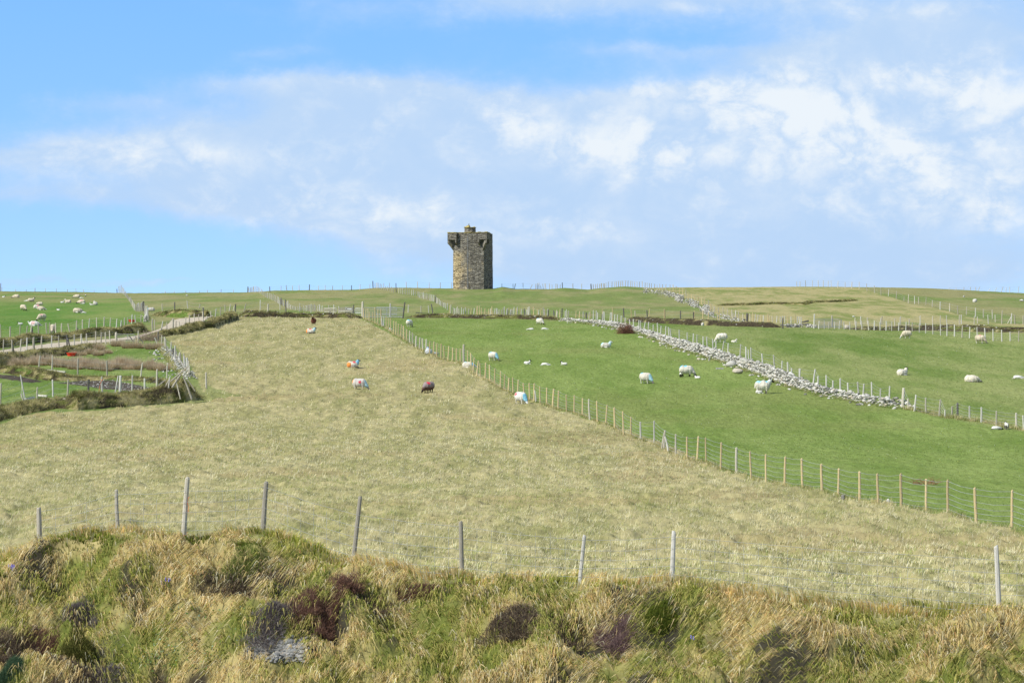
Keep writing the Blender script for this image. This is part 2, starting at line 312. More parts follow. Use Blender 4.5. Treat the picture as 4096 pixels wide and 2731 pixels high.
M_WHITEP = ramp_mat('white_plastic', [(.3, (.70, .72, .74)), (.7, (.84, .85, .86))], 4, 3, .5, .1)
M_ROPE = ramp_mat('orange_rope', [(.3, (.75, .20, .08)), (.7, (.85, .30, .14))], 9, 2, .8, 0)

# ------------------------------------------------------------------ mesh helpers
def link(o, parent=None):
    COL.objects.link(o)
    if parent is not None: o.parent = parent
    return o
def tag(o, label=None, cat=None, group=None, kind=None):
    if label: o['label'] = label
    if cat: o['category'] = cat
    if group: o['group'] = group
    if kind: o['kind'] = kind
    return o
def empty(name, loc, rz=0):
    o = bpy.data.objects.new(name, None); o.empty_display_size = .3; COL.objects.link(o); o.location = loc; o.rotation_euler = (0, 0, rz); return o
def npmesh(name, V, faces_list, mats, col=None, smooth=False, matidx=None):
    """faces_list: list of (n,k) int arrays"""
    me = bpy.data.meshes.new(name)
    V = np.asarray(V, np.float32); me.vertices.add(len(V)); me.vertices.foreach_set('co', V.ravel())
    nl = sum(f.size for f in faces_list); nf = sum(len(f) for f in faces_list)
    me.loops.add(nl); me.polygons.add(nf)
    me.loops.foreach_set('vertex_index', np.concatenate([f.ravel() for f in faces_list]).astype(np.int32))
    tot = np.concatenate([np.full(len(f), f.shape[1], np.int32) for f in faces_list])
    st = np.concatenate([[0], np.cumsum(tot)[:-1]]).astype(np.int32)
    me.polygons.foreach_set('loop_start', st)
    try: me.polygons.foreach_set('loop_total', tot)
    except Exception: pass
    if matidx is not None: me.polygons.foreach_set('material_index', np.asarray(matidx, np.int32))
    for m in (mats if isinstance(mats, (list, tuple)) else [mats]): me.materials.append(m)
    me.update(calc_edges=True)
    if smooth: me.polygons.foreach_set('use_smooth', np.ones(nf, bool))
    if col is not None:
        a = me.color_attributes.new('Col', 'FLOAT_COLOR', 'POINT')
        c = np.ones((len(V), 4), np.float32); c[:, :3] = col; a.data.foreach_set('color', c.ravel())
    return me
def mobj(name, me, parent=None):
    return link(bpy.data.objects.new(name, me), parent)
class MB:
    """collects boxes, tubes, lathes; builds ONE mesh"""
    def __init__(s): s.v = []; s.f = []
    def add(s, vs, fs):
        o = len(s.v); s.v += [tuple(v) for v in vs]; s.f += [tuple(i+o for i in f) for f in fs]
    def prism(s, poly, z0, z1, top=None):
        n = len(poly); tp = top or poly
        s.add([(x, y, z0) for x, y in poly]+[(x, y, z1) for x, y in tp], [tuple(range(n))[::-1], tuple(range(n, 2*n))]+[(i, (i+1) % n, n+(i+1) % n, n+i) for i in range(n)])
    def box(s, a, b, jit=0):
        (x0, y0, z0), (x1, y1, z1) = a, b
        vs = [(x0, y0, z0), (x1, y0, z0), (x1, y1, z0), (x0, y1, z0), (x0, y0, z1), (x1, y0, z1), (x1, y1, z1), (x0, y1, z1)]
        if jit: vs = [tuple(c+random.uniform(-jit, jit) for c in v) for v in vs]
        s.add(vs, [(3, 2, 1, 0), (4, 5, 6, 7), (0, 1, 5, 4), (1, 2, 6, 5), (2, 3, 7, 6), (3, 0, 4, 7)])
    def tube(s, pts, r, n=6, r2=None, caps=True):
        pts = [Vector(p) for p in pts]; rings = []; k = len(pts)
        up = Vector((0, 0, 1))
        for i, p in enumerate(pts):
            d = (pts[min(i+1, k-1)]-pts[max(i-1, 0)]).normalized()
            a = d.cross(up if abs(d.z) < .95 else Vector((1, 0, 0))).normalized(); b = d.cross(a)
            rr = r+(r2-r)*i/(k-1) if r2 is not None else r
            rings.append([p+(a*math.cos(2*math.pi*j/n)+b*math.sin(2*math.pi*j/n))*rr for j in range(n)])
        vs = [v for ring in rings for v in ring]; fs = []
        for i in range(k-1):
            for j in range(n): fs.append((i*n+j, i*n+(j+1) % n, (i+1)*n+(j+1) % n, (i+1)*n+j))
        if caps: fs += [tuple(range(n))[::-1], tuple((k-1)*n+j for j in range(n))]
        s.add(vs, fs)
    def plank(s, a, b, w=.12, t=.035):
        a = Vector(a); b = Vector(b); d = (b-a).normalized(); x = d.cross(Vector((0, 1, 0)))
        if x.length < .1: x = Vector((0, 0, 1))
        x.normalize(); y = d.cross(x)
        vs = [p+x*(i*w/2)+y*(j*t/2) for p in (a, b) for i, j in ((-1, -1), (1, -1), (1, 1), (-1, 1))]
        s.add(vs, [(0, 1, 2, 3), (7, 6, 5, 4), (0, 4, 5, 1), (1, 5, 6, 2), (2, 6, 7, 3), (3, 7, 4, 0)])
    def mesh(s, name, mat, smooth=False):
        me = bpy.data.meshes.new(name); me.from_pydata(s.v, [], s.f); me.materials.append(mat)
        bm = bmesh.new(); bm.from_mesh(me); bmesh.ops.recalc_face_normals(bm, faces=bm.faces); bm.to_mesh(me); bm.free()
        if smooth:
            for p in me.polygons: p.use_smooth = True
        return me
    def build(s, name, mat, parent=None, smooth=False):
        return mobj(name, s.mesh(name, mat, smooth), parent)

# ------------------------------------------------------------------ the ground sheet
def seg(a, b, n, ratio=None):
    return list(a+(b-a)*np.arange(n)/n)
def base_colour(X, Y, Z, xs, row, M):
    """base colour of the turf, by field"""
    n = X.shape
    def mixc(a, b, t): return np.array(a)*(1-t[..., None])+np.array(b)*t[..., None]
    big = fbm(X/16, Y/40, 51, 3); med = fbm(X/3.2, Y/13, 52, 4); sm = fbm(X/.7, Y/4.5, 53, 3)
    olive = mixc((.165, .215, .062), (.26, .25, .11), sstep(.35, .65, big*.5+med*.5))
    olive = olive*(0.85+.3*sm[..., None])
    c = olive.copy()
    rh = (inpoly(*warp(xs, row), HILLR))[..., None]
    hill = mixc((.20, .23, .07), (.36, .32, .15), sstep(.3, .6, med*.6+sm*.4))
    c = np.where(rh, hill, c)
    sg = (.33, .31, .155)
    straw = mixc((.27, .255, .11), (.37, .33, .165), sstep(.36, .60, fbm(X/1.1, Y/6, 55, 4)*.5+sm*.3+big*.2))  # ground tone darkened so the gaps between tufts look shaded
    straw = mixc2(straw, (.33, .27, .13), sstep(.62, .75, fbm(X/9, Y/9, 61, 3))*.6)
    c = np.where(M['straw'][..., None], straw, c)
    gr = mixc((.138, .205, .042), (.225, .285, .082), sstep(.25, .75, big*.3+med*.4+sm*.3))
    gr = mixc2(gr, (.24, .22, .09), sstep(.60, .74, fbm(X/7, Y/16, 63, 3))*.22)
    c = np.where(M['green'][..., None], gr, c)
    rg = mixc((.13, .195, .042), (.25, .28, .10), sstep(.3, .7, big*.3+med*.5+sm*.2))
    c = np.where(M['rgreen'][..., None], rg, c)
    lg = mixc((.10, .20, .035), (.20, .25, .075), sstep(.25, .75, med*.5+big*.5))
    lg = mixc2(lg, (.27, .25, .11), sstep(1235, 1165, row)*sstep(.42, .52, fbm(X/12, row/9, 65, 3)))
    c = np.where(M['lgreen'][..., None], lg, c)
    vg = mixc((.13, .17, .045), (.26, .25, .11), sstep(.3, .7, med))
    c = np.where(M['verge'][..., None], vg, c)
    pd = mixc((.12, .19, .04), (.22, .27, .085), sstep(.3, .7, med*.5+sm*.5))
    pd = np.where((inpoly(xs, row, C1([(600, 1130), (850, 1105), (1150, 1100), (1450, 1150), (1640, 1195), (1400, 1215), (1100, 1190), (800, 1150)])) | inpoly(xs, row, C1([(-100, 1035), (150, 1045), (470, 1115), (300, 1125), (-100, 1060)])))[..., None],
                  np.array((.075, .062, .05))*(.6+.8*sm[..., None]), pd)
    c = np.where(M['paddock'][..., None], pd, c)
    # bank face in the foreground
    d = crestY(xs)-Y
    f1 = fbm((X+.8*Y)/1.6, (Y-.3*X)/.9, 71, 4); f2 = fbm(X/.5, Y/.4, 72, 3)
    fc = mixc((.13, .15, .035), (.36, .30, .13), sstep(.35, .62, f1*.6+f2*.4))
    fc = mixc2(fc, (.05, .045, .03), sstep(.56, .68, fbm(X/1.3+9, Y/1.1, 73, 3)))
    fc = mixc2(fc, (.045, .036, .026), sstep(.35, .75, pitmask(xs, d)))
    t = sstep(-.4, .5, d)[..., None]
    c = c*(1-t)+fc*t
    # green spill round the field corner bank
    sp = inpoly(xs, row, C1([(1500, 1390), (1900, 1320), (2143, 1250), (2143, 1120)])+C2([(90, 1160), (330, 1240), (500, 1262), (200, 1290), (0, 1330)])) & M['straw']
    c = np.where(sp[..., None], c*.45+np.array((.14, .20, .05))*.55, c)
    return c
def mixc2(a, b, t): return a*(1-t[..., None])+np.array(b)*t[..., None]
def build_ground():
    ys = np.array(list(np.arange(-200, 20, 20))+list(np.arange(20, 40, 1.0))+list(np.arange(40, 44, .25))+list(np.arange(44, 60, .06)))
    y = 60.0; e = []
    while y < 330: e.append(y); y *= 1.0026
    while y < 500: e.append(y); y += 1.1
    while y < 9000: e.append(y); y *= 1.12
    ys = np.concatenate([ys, e, [9000.0]])
    us = np.concatenate([[-6, -3, -1.5, -.9, -.6, -.45, -.36, -.31], np.linspace(-.28, .28, 640), [.31, .36, .45, .6, .9, 1.5, 3, 6]])
    U, Y = np.meshgrid(us, ys); X = U*np.maximum(Y, 30)
    Z0 = ground0(X, Y); Z = ground(X, Y)
    xs, row = imgco(X, np.maximum(Y, 20), Z0)
    M = masks(xs, row)
    c = base_colour(X, Y, Z, xs, row, M)
    ny, nx = X.shape
    V = np.stack([X, Y, Z], -1).reshape(-1, 3)
    i = np.arange(ny-1)[:, None]*nx+np.arange(nx-1)[None, :]
    Fq = np.stack([i, i+1, i+nx+1, i+nx], -1).reshape(-1, 4)
    me = npmesh('ground', V, [Fq], M_TURF, c.reshape(-1, 3), smooth=True)
    tag(mobj('ground', me), kind='structure')
build_ground()

def build_track():
    A = [(p[0], p[1]) for p in ROAD_TOP]; B = [(p[0], p[1]) for p in ROAD_BOT]
    def resamp(P, n):
        P = np.array(P); return np.interp(np.linspace(0, 1, n), np.linspace(0, 1, len(P)), P[:, 0]), np.interp(np.linspace(0, 1, n), np.linspace(0, 1, len(P)), P[:, 1])
    n = 260; ax, ay = resamp(A, n); bx, by = resamp(B, n); V = []
    m = 9
    for i in range(n):
        pa = pix(ax[i], ay[i], 150); pb = pix(bx[i], by[i], 150)
        for j in range(m):
            t = j/(m-1); q = pb.lerp(pa, t)
            jj = (random.random()-.5)*.35 if j in (0, m-1) else 0
            X, Y = q.x, q.y+jj
            V.append((X, Y, float(ground(X, Y))+.035))
    i = np.arange(n-1)[:, None]*m+np.arange(m-1)[None, :]
    Fq = np.stack([i, i+m, i+m+1, i+1], -1).reshape(-1, 4)
    me = npmesh('track', V, [Fq], M_TRACK, smooth=True); tag(mobj('track', me), kind='structure')
build_track()

# ------------------------------------------------------------------ grass blades (numpy, one mesh per sward)
def blades(P, L, Wd, lean, az, col, tipcol=None, tri=False, droop=.35, fall=0.0):
    """P (n,3) roots; lean = horizontal throw of the tip / length; az = direction of lean"""
    n = len(P); d = np.stack([np.cos(az), np.sin(az), np.zeros(n)], -1)
    fa = RNG.uniform(-.9, .9, n); side = np.stack([np.cos(fa), np.sin(fa), np.zeros(n)], -1)*(Wd/2)[:, None]
    up = np.array([0, 0, 1.0])
    h = L*np.sqrt(np.clip(1-lean**2, .05, 1))
    tip = P+d*(L*lean)[:, None]+up*(h*(1-droop*lean))[:, None]
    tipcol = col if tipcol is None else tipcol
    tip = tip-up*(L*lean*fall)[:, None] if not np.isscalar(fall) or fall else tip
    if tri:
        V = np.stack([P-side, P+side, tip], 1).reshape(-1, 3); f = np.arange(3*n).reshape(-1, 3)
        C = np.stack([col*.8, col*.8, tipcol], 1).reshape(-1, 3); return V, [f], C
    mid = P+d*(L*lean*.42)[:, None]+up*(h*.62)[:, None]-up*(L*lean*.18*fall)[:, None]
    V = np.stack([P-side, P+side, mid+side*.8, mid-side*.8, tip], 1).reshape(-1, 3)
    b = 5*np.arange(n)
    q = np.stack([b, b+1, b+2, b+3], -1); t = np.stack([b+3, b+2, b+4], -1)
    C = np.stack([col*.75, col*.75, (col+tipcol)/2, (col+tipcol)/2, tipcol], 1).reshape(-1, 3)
    return V, [q, t], C
def sample_wedge(n, y0, y1, umax=.25):
    Y = np.sqrt(RNG.uniform(y0*y0, y1*y1, n)); u = RNG.uniform(-umax, umax, n); return u*Y, Y
STRAWC = np.array([(.81, .75, .49), (.71, .66, .40), (.91, .86, .62), (.56, .53, .24), (.32, .38, .11), (.45, .47, .18), (.66, .53, .29)])
BROWN = [(1000, 1545, 260, 28), (1350, 1590, 420, 22), (2350, 1755, 330, 35), (2560, 1910, 300, 30), (600, 1640, 300, 20), (2900, 1990, 350, 30), (3300, 2130, 300, 25)]
def sward_straw():
    Vs, Fs3, Fs4, Cs = [], [], [], []; off = 0
    for (y0, y1, n, L0, w0, kt, sp) in ((47, 62, 110000, .13, .010, 7000, .10), (62, 95, 160000, .15, .014, 17000, .12), (95, 150, 150000, .17, .024, 26000, .15), (150, 320, 150000, .20, .042, 45000, .2)):
        tX, tY = sample_wedge(kt, y0, y1); ti = RNG.integers(0, kt, n); loose = RNG.random(n) < .22
        X, Y = sample_wedge(n, y0, y1)
        X = np.where(loose, X, tX[ti]+RNG.normal(0, sp, n)); Y = np.where(loose, Y, tY[ti]+RNG.normal(0, sp, n))
        tc_ = RNG.random(kt)[ti]; tb = RNG.random(kt)[ti]
        Z = ground(X, Y); xs, row = imgco(X, Y, ground0(X, Y))
        keep = inpoly(*warp(xs, row), STRAW) & (Y > crestY(xs)-.2)
        X, Y, Z, tc_, tb, loose = [a[keep] for a in (X, Y, Z, tc_, tb, loose)]; k = len(X)
        g = sstep(.24, .60, fbm(X/16, Y/24, 51, 3)*.35+fbm(X/4.2, Y/9, 52, 4)*.35+fbm(X/1.1, Y/3, 55, 3)*.3)
        xk, rk = xs[keep], row[keep]; br = np.zeros(k)
        for (bx_, by_, sx_, sy_) in BROWN: br = np.maximum(br, np.exp(-((xk-bx_)/sx_)**2-((rk-by_)/sy_)**2))
        br = sstep(.3, .7, br*.8+.4*(fbm(X/1.5, Y/4, 66, 3)-.3))
        r = np.where(loose, RNG.random(k), tc_*.75+RNG.random(k)*.25)
        idx = np.where(r < g*.46+.23, RNG.choice([0, 1, 2, 3, 6], k, p=[.34, .28, .20, .13, .05]), RNG.choice([3, 4, 5], k, p=[.3, .35, .35]))
        cb = STRAWC[idx]; bm_ = RNG.random(k) < br*.75; cb = np.where(bm_[:, None], np.array((.50, .40, .22)), cb); dk = (tb < .09) & ~loose; cb = np.where(dk[:, None], np.array((.20, .22, .07)), cb)
        c = cb*RNG.uniform(.8, 1.15, k)[:, None]*np.where(loose, .95, .42+.90*tb**.7)[:, None]
        L = L0*RNG.uniform(.5, 1.25, k)*np.where(loose, .7, .8+.6*tb); az = RNG.normal(.5, 1.1, k)
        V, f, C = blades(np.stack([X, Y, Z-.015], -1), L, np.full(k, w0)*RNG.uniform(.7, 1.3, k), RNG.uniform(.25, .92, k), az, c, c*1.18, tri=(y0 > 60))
        for a in f: (Fs3 if a.shape[1] == 3 else Fs4).append(a+off)
        Vs.append(V); Cs.append(C); off += len(V)
    fl = ([np.concatenate(Fs4)] if Fs4 else [])+[np.concatenate(Fs3)]
    me = npmesh('dry_pasture_grass', np.concatenate(Vs), fl, M_BLADE, np.concatenate(Cs))
    tag(mobj('dry_pasture_grass', me), 'dry straw coloured tussocky grass covering the middle field', 'grass', kind='stuff')
def sward_green():
    Vs, Fs, Cs = [], [], []; off = 0
    for (y0, y1, n, L0, w0) in ((62, 110, 110000, .05, .016), (110, 170, 110000, .06, .028), (170, 300, 90000, .07, .05)):
        X, Y = sample_wedge(n, y0, y1)
        Z = ground(X, Y); xs, row = imgco(X, Y, ground0(X, Y)); a, b = warp(xs, row)
        keep = ((inpoly(a, b, GREEN) | inpoly(a, b, RGREEN) | inpoly(a, b, LGREEN) | inpoly(a, b, PADDOCK)) & ~inpoly(a, b, STRAW) & ~inpoly(xs, row, ROAD_TOP+ROAD_BOT[::-1]))
        X, Y, Z = X[keep], Y[keep], Z[keep]; k = len(X)
        g = fbm(X/3.2, Y/6, 52, 3)[:, None]
        pal = np.array([(.18, .265, .055), (.24, .32, .08), (.135, .195, .035), (.35, .35, .14), (.28, .33, .09)])
        c = pal[RNG.choice(5, k, p=[.34, .24, .18, .1, .14])]*RNG.uniform(.8, 1.2, k)[:, None]*(.85+.3*g)
        w = RNG.random(k) < np.where(inpoly(xs[keep], row[keep], PADDOCK), .06, .012); c[w] = (.75, .76, .70)      # daisies
        yl = RNG.random(k) < .003; c[yl] = (.7, .62, .12)
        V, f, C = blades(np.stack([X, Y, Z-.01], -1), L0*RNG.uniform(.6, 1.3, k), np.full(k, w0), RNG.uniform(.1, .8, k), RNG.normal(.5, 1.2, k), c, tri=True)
        Vs.append(V); Fs.append(f[0]+off); Cs.append(C); off += len(V)
    me = npmesh('meadow_grass', np.concatenate(Vs), [np.concatenate(Fs)], M_BLADE, np.concatenate(Cs))
    tag(mobj('meadow_grass', me), 'short bright green grazed grass of the fields beyond the fence', 'grass', kind='stuff')
sward_straw(); sward_green()
def bank_grass():
    n = 250000
    xs = RNG.uniform(-260, 4360, n); d = RNG.uniform(-1.2, 9, n)**1.0
    # strands grow from tussocks
    kt = 26000; tx = RNG.uniform(-260, 4360, kt); td = RNG.uniform(-1.0, 9, kt); ti = RNG.integers(0, kt, n); m_ = RNG.random(n) < .75
    xs = np.where(m_, tx[ti]+RNG.normal(0, 7, n), xs); d = np.where(m_, td[ti]+RNG.normal(0, .05, n), d)
    yc = crestY(xs); Y = yc-d; X = (xs-CX)/F*Y
    Z = ground(X, Y)
    _, row = imgco(X, Y, Z); keep = (row < 2850)
    cl = fbm((X+.5*Y)/.9, (Y-.4*X)/.55, 91, 3); keep &= RNG.random(n) < sstep(.28, .5, cl)+.3
    keep &= ~(inpoly(xs, row, [(985, 2560), (1080, 2545), (1190, 2560), (1240, 2590), (1180, 2640), (1080, 2630), (990, 2600)]) & (RNG.random(n) < .93))
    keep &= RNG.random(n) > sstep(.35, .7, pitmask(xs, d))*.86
    tr_ = RNG.random(kt)[ti]; tr2 = RNG.random(kt)[ti]
    X, Y, Z, xs, row, d, m_, tr_, tr2 = [a[keep] for a in (X, Y, Z, xs, row, d, m_, tr_, tr2)]; k = len(X)
    f1 = fbm((X+.8*Y)/1.6, (Y-.3*X)/.9, 71, 4); f2 = fbm(X/.5, Y/.4, 72, 3)
    g = sstep(.38, .62, f1*.5+f2*.3+.2*fbm(X/.2, Y/.2, 75, 2))
    pal = np.array([(.92, .74, .38), (.80, .62, .28), (.95, .88, .60), (.64, .58, .19), (.40, .46, .09), (.19, .24, .035), (.58, .56, .15), (.84, .55, .25)])
    r = np.where(m_, tr_*.7+RNG.random(k)*.3, RNG.random(k))
    idx = np.where(r < g*.80+.14, RNG.choice([0, 1, 2, 3, 7], k, p=[.32, .24, .18, .16, .10]), RNG.choice([3, 4, 5, 6], k, p=[.26, .30, .16, .28]))
    fr = inpoly(xs, row, [(100, 2240), (250, 2150), (420, 2140), (500, 2160), (420, 2190), (250, 2220)]) | inpoly(xs, row, [(730, 2145), (850, 2140), (860, 2180), (760, 2180)]) | inpoly(xs, row, [(940, 2170), (1050, 2170), (1060, 2210), (960, 2210)])
    idx = np.where(fr & (RNG.random(k) < .8), RNG.choice([4, 5], k), idx)
    c = pal[idx]*RNG.uniform(.7, 1.15, k)[:, None]*np.where(m_, .60+.62*tr2, 1)[:, None]
    dirn = fbm((X+.3*Y)/1.5, Y/1.5, 95, 3)*6.0-3.0
    az = -math.pi*.5-.45+dirn*.8+np.where(m_, (tr2-.5)*.9, 0)+RNG.normal(0, .34, k)     # strands hang down the face, combed in swathes
    c = c*np.where(d < .15, 1.35, 1)[:, None]  # crest blades lightened in colour so the edge looks sunlit
    L = RNG.uniform(.14, .42, k)*np.where(idx >= 4, .7, 1.0)*np.where(fr, .8, 1)
    lean = np.clip(RNG.normal(.80, .16, k), .1, .97); lean = np.where(fr | (d < .1), lean*.55, lean)
    fall = np.where(d > .1, .62, .1)*RNG.uniform(.5, 1.3, k)
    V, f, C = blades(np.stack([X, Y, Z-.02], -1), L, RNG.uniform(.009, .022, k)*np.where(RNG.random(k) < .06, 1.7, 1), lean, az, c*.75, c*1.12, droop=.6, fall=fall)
    me = npmesh('bank_grass', V, f, M_BLADE, C)
    tag(mobj('bank_grass', me), 'long windswept dry grass hanging over the foreground bank', 'grass', kind='stuff')
bank_grass()

# ------------------------------------------------------------------ posts and fences
def post_mesh(name, mat, seed, square=False, n=8):
    rnd = random.Random(seed); k = 6; vs = []; fs = []
    ox = oy = 0
    for i in range(k):
        z = [-.08, .0, .3, .62, .97, 1.0][i]
        ox += rnd.uniform(-.25, .25); oy += rnd.uniform(-.25, .25)
        rr = [1.05, 1.05, 1.0, .95, .9, .6][i]
        for j in range(n):
            a = 2*math.pi*j/n+.3; r = rr*(1+rnd.uniform(-.08, .08))
            if square: r *= 1/max(abs(math.cos(a)), abs(math.sin(a)))*.85
            vs.append((math.cos(a)*r+ox, math.sin(a)*r+oy, z+(rnd.uniform(-.012, .012) if i > 3 else 0)))
    for i in range(k-1):
        for j in range(n): fs.append((i*n+j, i*n+(j+1) % n, (i+1)*n+(j+1) % n, (i+1)*n+j))
    fs += [tuple(range(n))[::-1], tuple((k-1)*n+j for j in range(n))]
    me = bpy.data.meshes.new(name); me.from_pydata(vs, [], fs); me.materials.append(mat)
    return me
PM = {'g': [post_mesh('post', M_GREY, 1+i) for i in range(4)], 'p': [post_mesh('post', M_PALE, 11+i) for i in range(4)],
      'n': [post_mesh('post', M_NEW, 21+i) for i in range(4)], 'd': [post_mesh('post', M_DARKW, 31+i) for i in range(3)]}
PR = {'g': .045, 'p': .042, 'n': .04, 'd': .06, 'G': .075, 'D': .09}
def place_post(parent, p, h, kind='g', dx=0.0, r=None, name='post', dy=None):
    kk = kind.lower(); me = random.choice(PM[kk])
    o = bpy.data.objects.new(name, me); COL.objects.link(o)
    r = r or PR[kind]*random.uniform(.88, 1.2)*(1.25 if p[1] > 140 else 1.05)
    loc = Vector(p)
    if parent is not None: o.parent = parent; loc = loc-parent.location
    o.location = loc; o.scale = (r, r, max(h, .15))
    o.rotation_euler = (random.uniform(-.035, .035) if dy is None else dy, math.atan2(dx, h), random.uniform(0, 0))
    return o
def fence(label, posts, group=None, wires=(.95, .72, .5, .3, .12), wr=.007, net=0, name='wire_fence', ymin=62, mat=None, raise_=0, on=None):
    """posts: (x, top row, base row[, kind[, top x]]) in source pixels"""
    pts = []
    for q in posts:
        x, tp, bs = q[:3]; kind = q[3] if len(q) > 3 else 'g'; tx = q[4] if len(q) > 4 else None
        p = on(x, bs) if on else pix(x, bs, ymin)
        zt = (CY-tp)/F*p.y; h = zt-p.z
        h = max(.35, min(h, 2.4))
        dx = ((tx-x)/F*p.y) if tx is not None else random.uniform(-.05, .05)*h
        pts.append((p, h, kind, dx))
    root = empty(name, pts[0][0]); tag(root, label, 'fence', group)
    for p, h, kind, dx in pts: place_post(root, p, h, kind, dx)
    if wires and len(pts) > 1:
        b = MB()
        for a, c in zip(pts[:-1], pts[1:]):
            if (a[0]-c[0]).length > 45 or abs(a[0].y-c[0].y) > 22: continue
            ha = min(a[1], 1.25); hc = min(c[1], 1.25)
            for w in wires:
                A = a[0]+Vector((a[3]*w*ha/a[1], -.05, ha*w)); B = c[0]+Vector((c[3]*w*hc/c[1], -.05, hc*w))
                m_ = (A+B)/2+Vector((0, 0, -.02-.03*random.random()))
                b.tube([A-root.location, m_-root.location, B-root.location], wr, 3, caps=False)
            if net:
                L = (a[0]-c[0]).length; k = int(L/net)
                for i in range(1, k):
                    t = i/k; G = a[0].lerp(c[0], t); 
                    b.tube([G+Vector((0, -.05, ha*.06))-root.location, G+Vector((0, -.05, ha*wires[0]-.03))-root.location], wr*.7, 3, caps=False)
        b.build('wire', M_WIRE, root)
    return root
def T1(l): return [(0+q[0]/2.6134, 1100+q[1]/2.6134, 1100+q[2]/2.6134)+tuple(q[3:4])+tuple(0+t/2.6134 for t in q[4:]) for q in l]
def T2(l): return [(800+q[0]/2.6134, 1100+q[1]/2.6134, 1100+q[2]/2.6134)+tuple(q[3:4])+tuple(800+t/2.6134 for t in q[4:]) for q in l]
def T3(l): return [(1600+q[0]/2.6134, 1100+q[1]/2.6134, 1100+q[2]/2.6134)+tuple(q[3:4])+tuple(1600+t/2.6134 for t in q[4:]) for q in l]
def T4(l): return [(2400+q[0]/2.6134, 1100+q[1]/2.6134, 1100+q[2]/2.6134)+tuple(q[3:4])+tuple(2400+t/2.6134 for t in q[4:]) for q in l]
def T5(l): return [(3200+q[0]/2.3906, 1100+q[1]/2.3906, 1100+q[2]/2.3906)+tuple(q[3:4])+tuple(3200+t/2.3906 for t in q[4:]) for q in l]
def T6(l): return [(0+q[0]/3.3357, 1250+q[1]/3.3357, 1250+q[2]/3.3357)+tuple(q[3:4])+tuple(0+t/3.3357 for t in q[4:]) for q in l]
def T5b(l): return [(1900+q[0]/2.24, 1400+q[1]/2.24, 1400+q[2]/2.24)+tuple(q[3:4])+tuple(1900+t/2.24 for t in q[4:]) for q in l]
def TD(l): return [(q[0]*1.7415, q[1]*1.7415, q[2]*1.7415)+tuple(q[3:]) for q in l]
def kinds(l, ks, cyc=True): return [tuple(q[:3])+(ks[i % len(ks)],)+tuple(q[4:]) for i, q in enumerate(l)]

def bank_top(x, row):
    yc = float(crestY(x))+.25; X = (x-CX)/F*yc
    return Vector((X, yc, float(ground(X, yc))-.03))
near_posts = [(162, 2028, 2195, 'g', 158), (472, 1957, 2122, 'g', 464), (732, 1908, 2136, 'g', 744), (1050, 1925, 2145, 'g', 1060),
              (1412, 1982, 2238, 'g', 1443), (1850, 2082, 2300, 'g', 1845), (2320, 2138, 2335, 'p', 2336), (2687, 2124, 2330, 'p', 2695), (4000, 2180, 2448, 'p', 3990), (4330, 2200, 2460, 'g')]
fence('rough grey round posts joined by sagging netting along the top of the foreground grass bank', near_posts, wires=(.9, .7, .52, .36, .2, .08), wr=.0040, net=.3, on=bank_top, name='wire_fence')

mid = T2([(1712, 345, 465), (1735, 345, 470), (1760, 350, 480), (1777, 383, 485), (1803, 385, 495), (1830, 340, 505), (1857, 360, 520), (1893, 355, 535), (1905, 430, 540, 'p'), (1920, 435, 545, 'p'),
      (1947, 435, 560), (1972, 450, 565), (1995, 450, 595), (2025, 475, 615), (2048, 487, 632), (2070, 510, 640), (2098, 515, 648), (2128, 532, 672)]) + \
    T3([(8, 515, 650), (38, 530, 672), (68, 566, 690), (100, 582, 715, 'g'), (133, 602, 740, 'g'), (167, 636, 765, 'g'), (205, 650, 785, 'g'), (240, 662, 800, 'g'), (275, 670, 820, 'g'), (308, 690, 835), (348, 693, 848), (384, 712, 860), (428, 717, 870),
        (466, 738, 880), (501, 741, 890), (546, 760, 895), (592, 768, 905), (630, 768, 920), (665, 725, 930, 'G'), (703, 790, 950), (742, 815, 965), (765, 862, 1035, 'n', 778), (802, 893, 1060, 'n', 817), (843, 922, 1075), (887, 917, 1092), (938, 938, 1113),
        (990, 975, 1145), (1047, 1003, 1185), (1088, 1036, 1203), (1136, 1075, 1220), (1183, 1070, 1245), (1229, 1092, 1260), (1296, 1128, 1285), (1355, 1127, 1307), (1404, 1130, 1318), (1465, 1164, 1340), (1530, 1177, 1355), (1594, 1188, 1380),
        (1652, 1207, 1400), (1737, 1248, 1425), (1820, 1255, 1442), (1903, 1288, 1465), (1983, 1295, 1510, 'g'), (2060, 1316, 1535)]) + \
    T5b([(1172, 490, 665), (1256, 513, 700), (1328, 548, 752), (1392, 597, 778), (1488, 642, 820, 'p'), (1606, 632, 843, 'p'), (1695, 718, 890, 'g'), (1798, 752, 938, 'g'), (1900, 775, 975), (1990, 770, 988), (2073, 782, 1003), (2202, 825, 1070)]) + \
    TD([(1691, 1027, 1087, 'g'), (1725, 1036, 1098), (1760, 1043, 1106), (1802, 1048, 1117), (1843, 1052, 1121), (1889, 1065, 1131), (1924, 1075, 1137), (1973, 1082, 1146), (2017, 1087, 1156), (2070, 1087, 1164)]) + \
    [(3704, 1914, 2042), (3791, 1918, 2062), (3905, 1949, 2095, 'n', 3896), (4047, 1959, 2121), (4190, 1990, 2160), (4330, 2025, 2200)]
mid = [q if len(q) > 3 else q+('n',) for q in mid]
fence('long diagonal fence of new yellow stakes dividing the straw field from the green field', mid, wires=(.96, .8, .6, .45, .3, .15), wr=.0062)

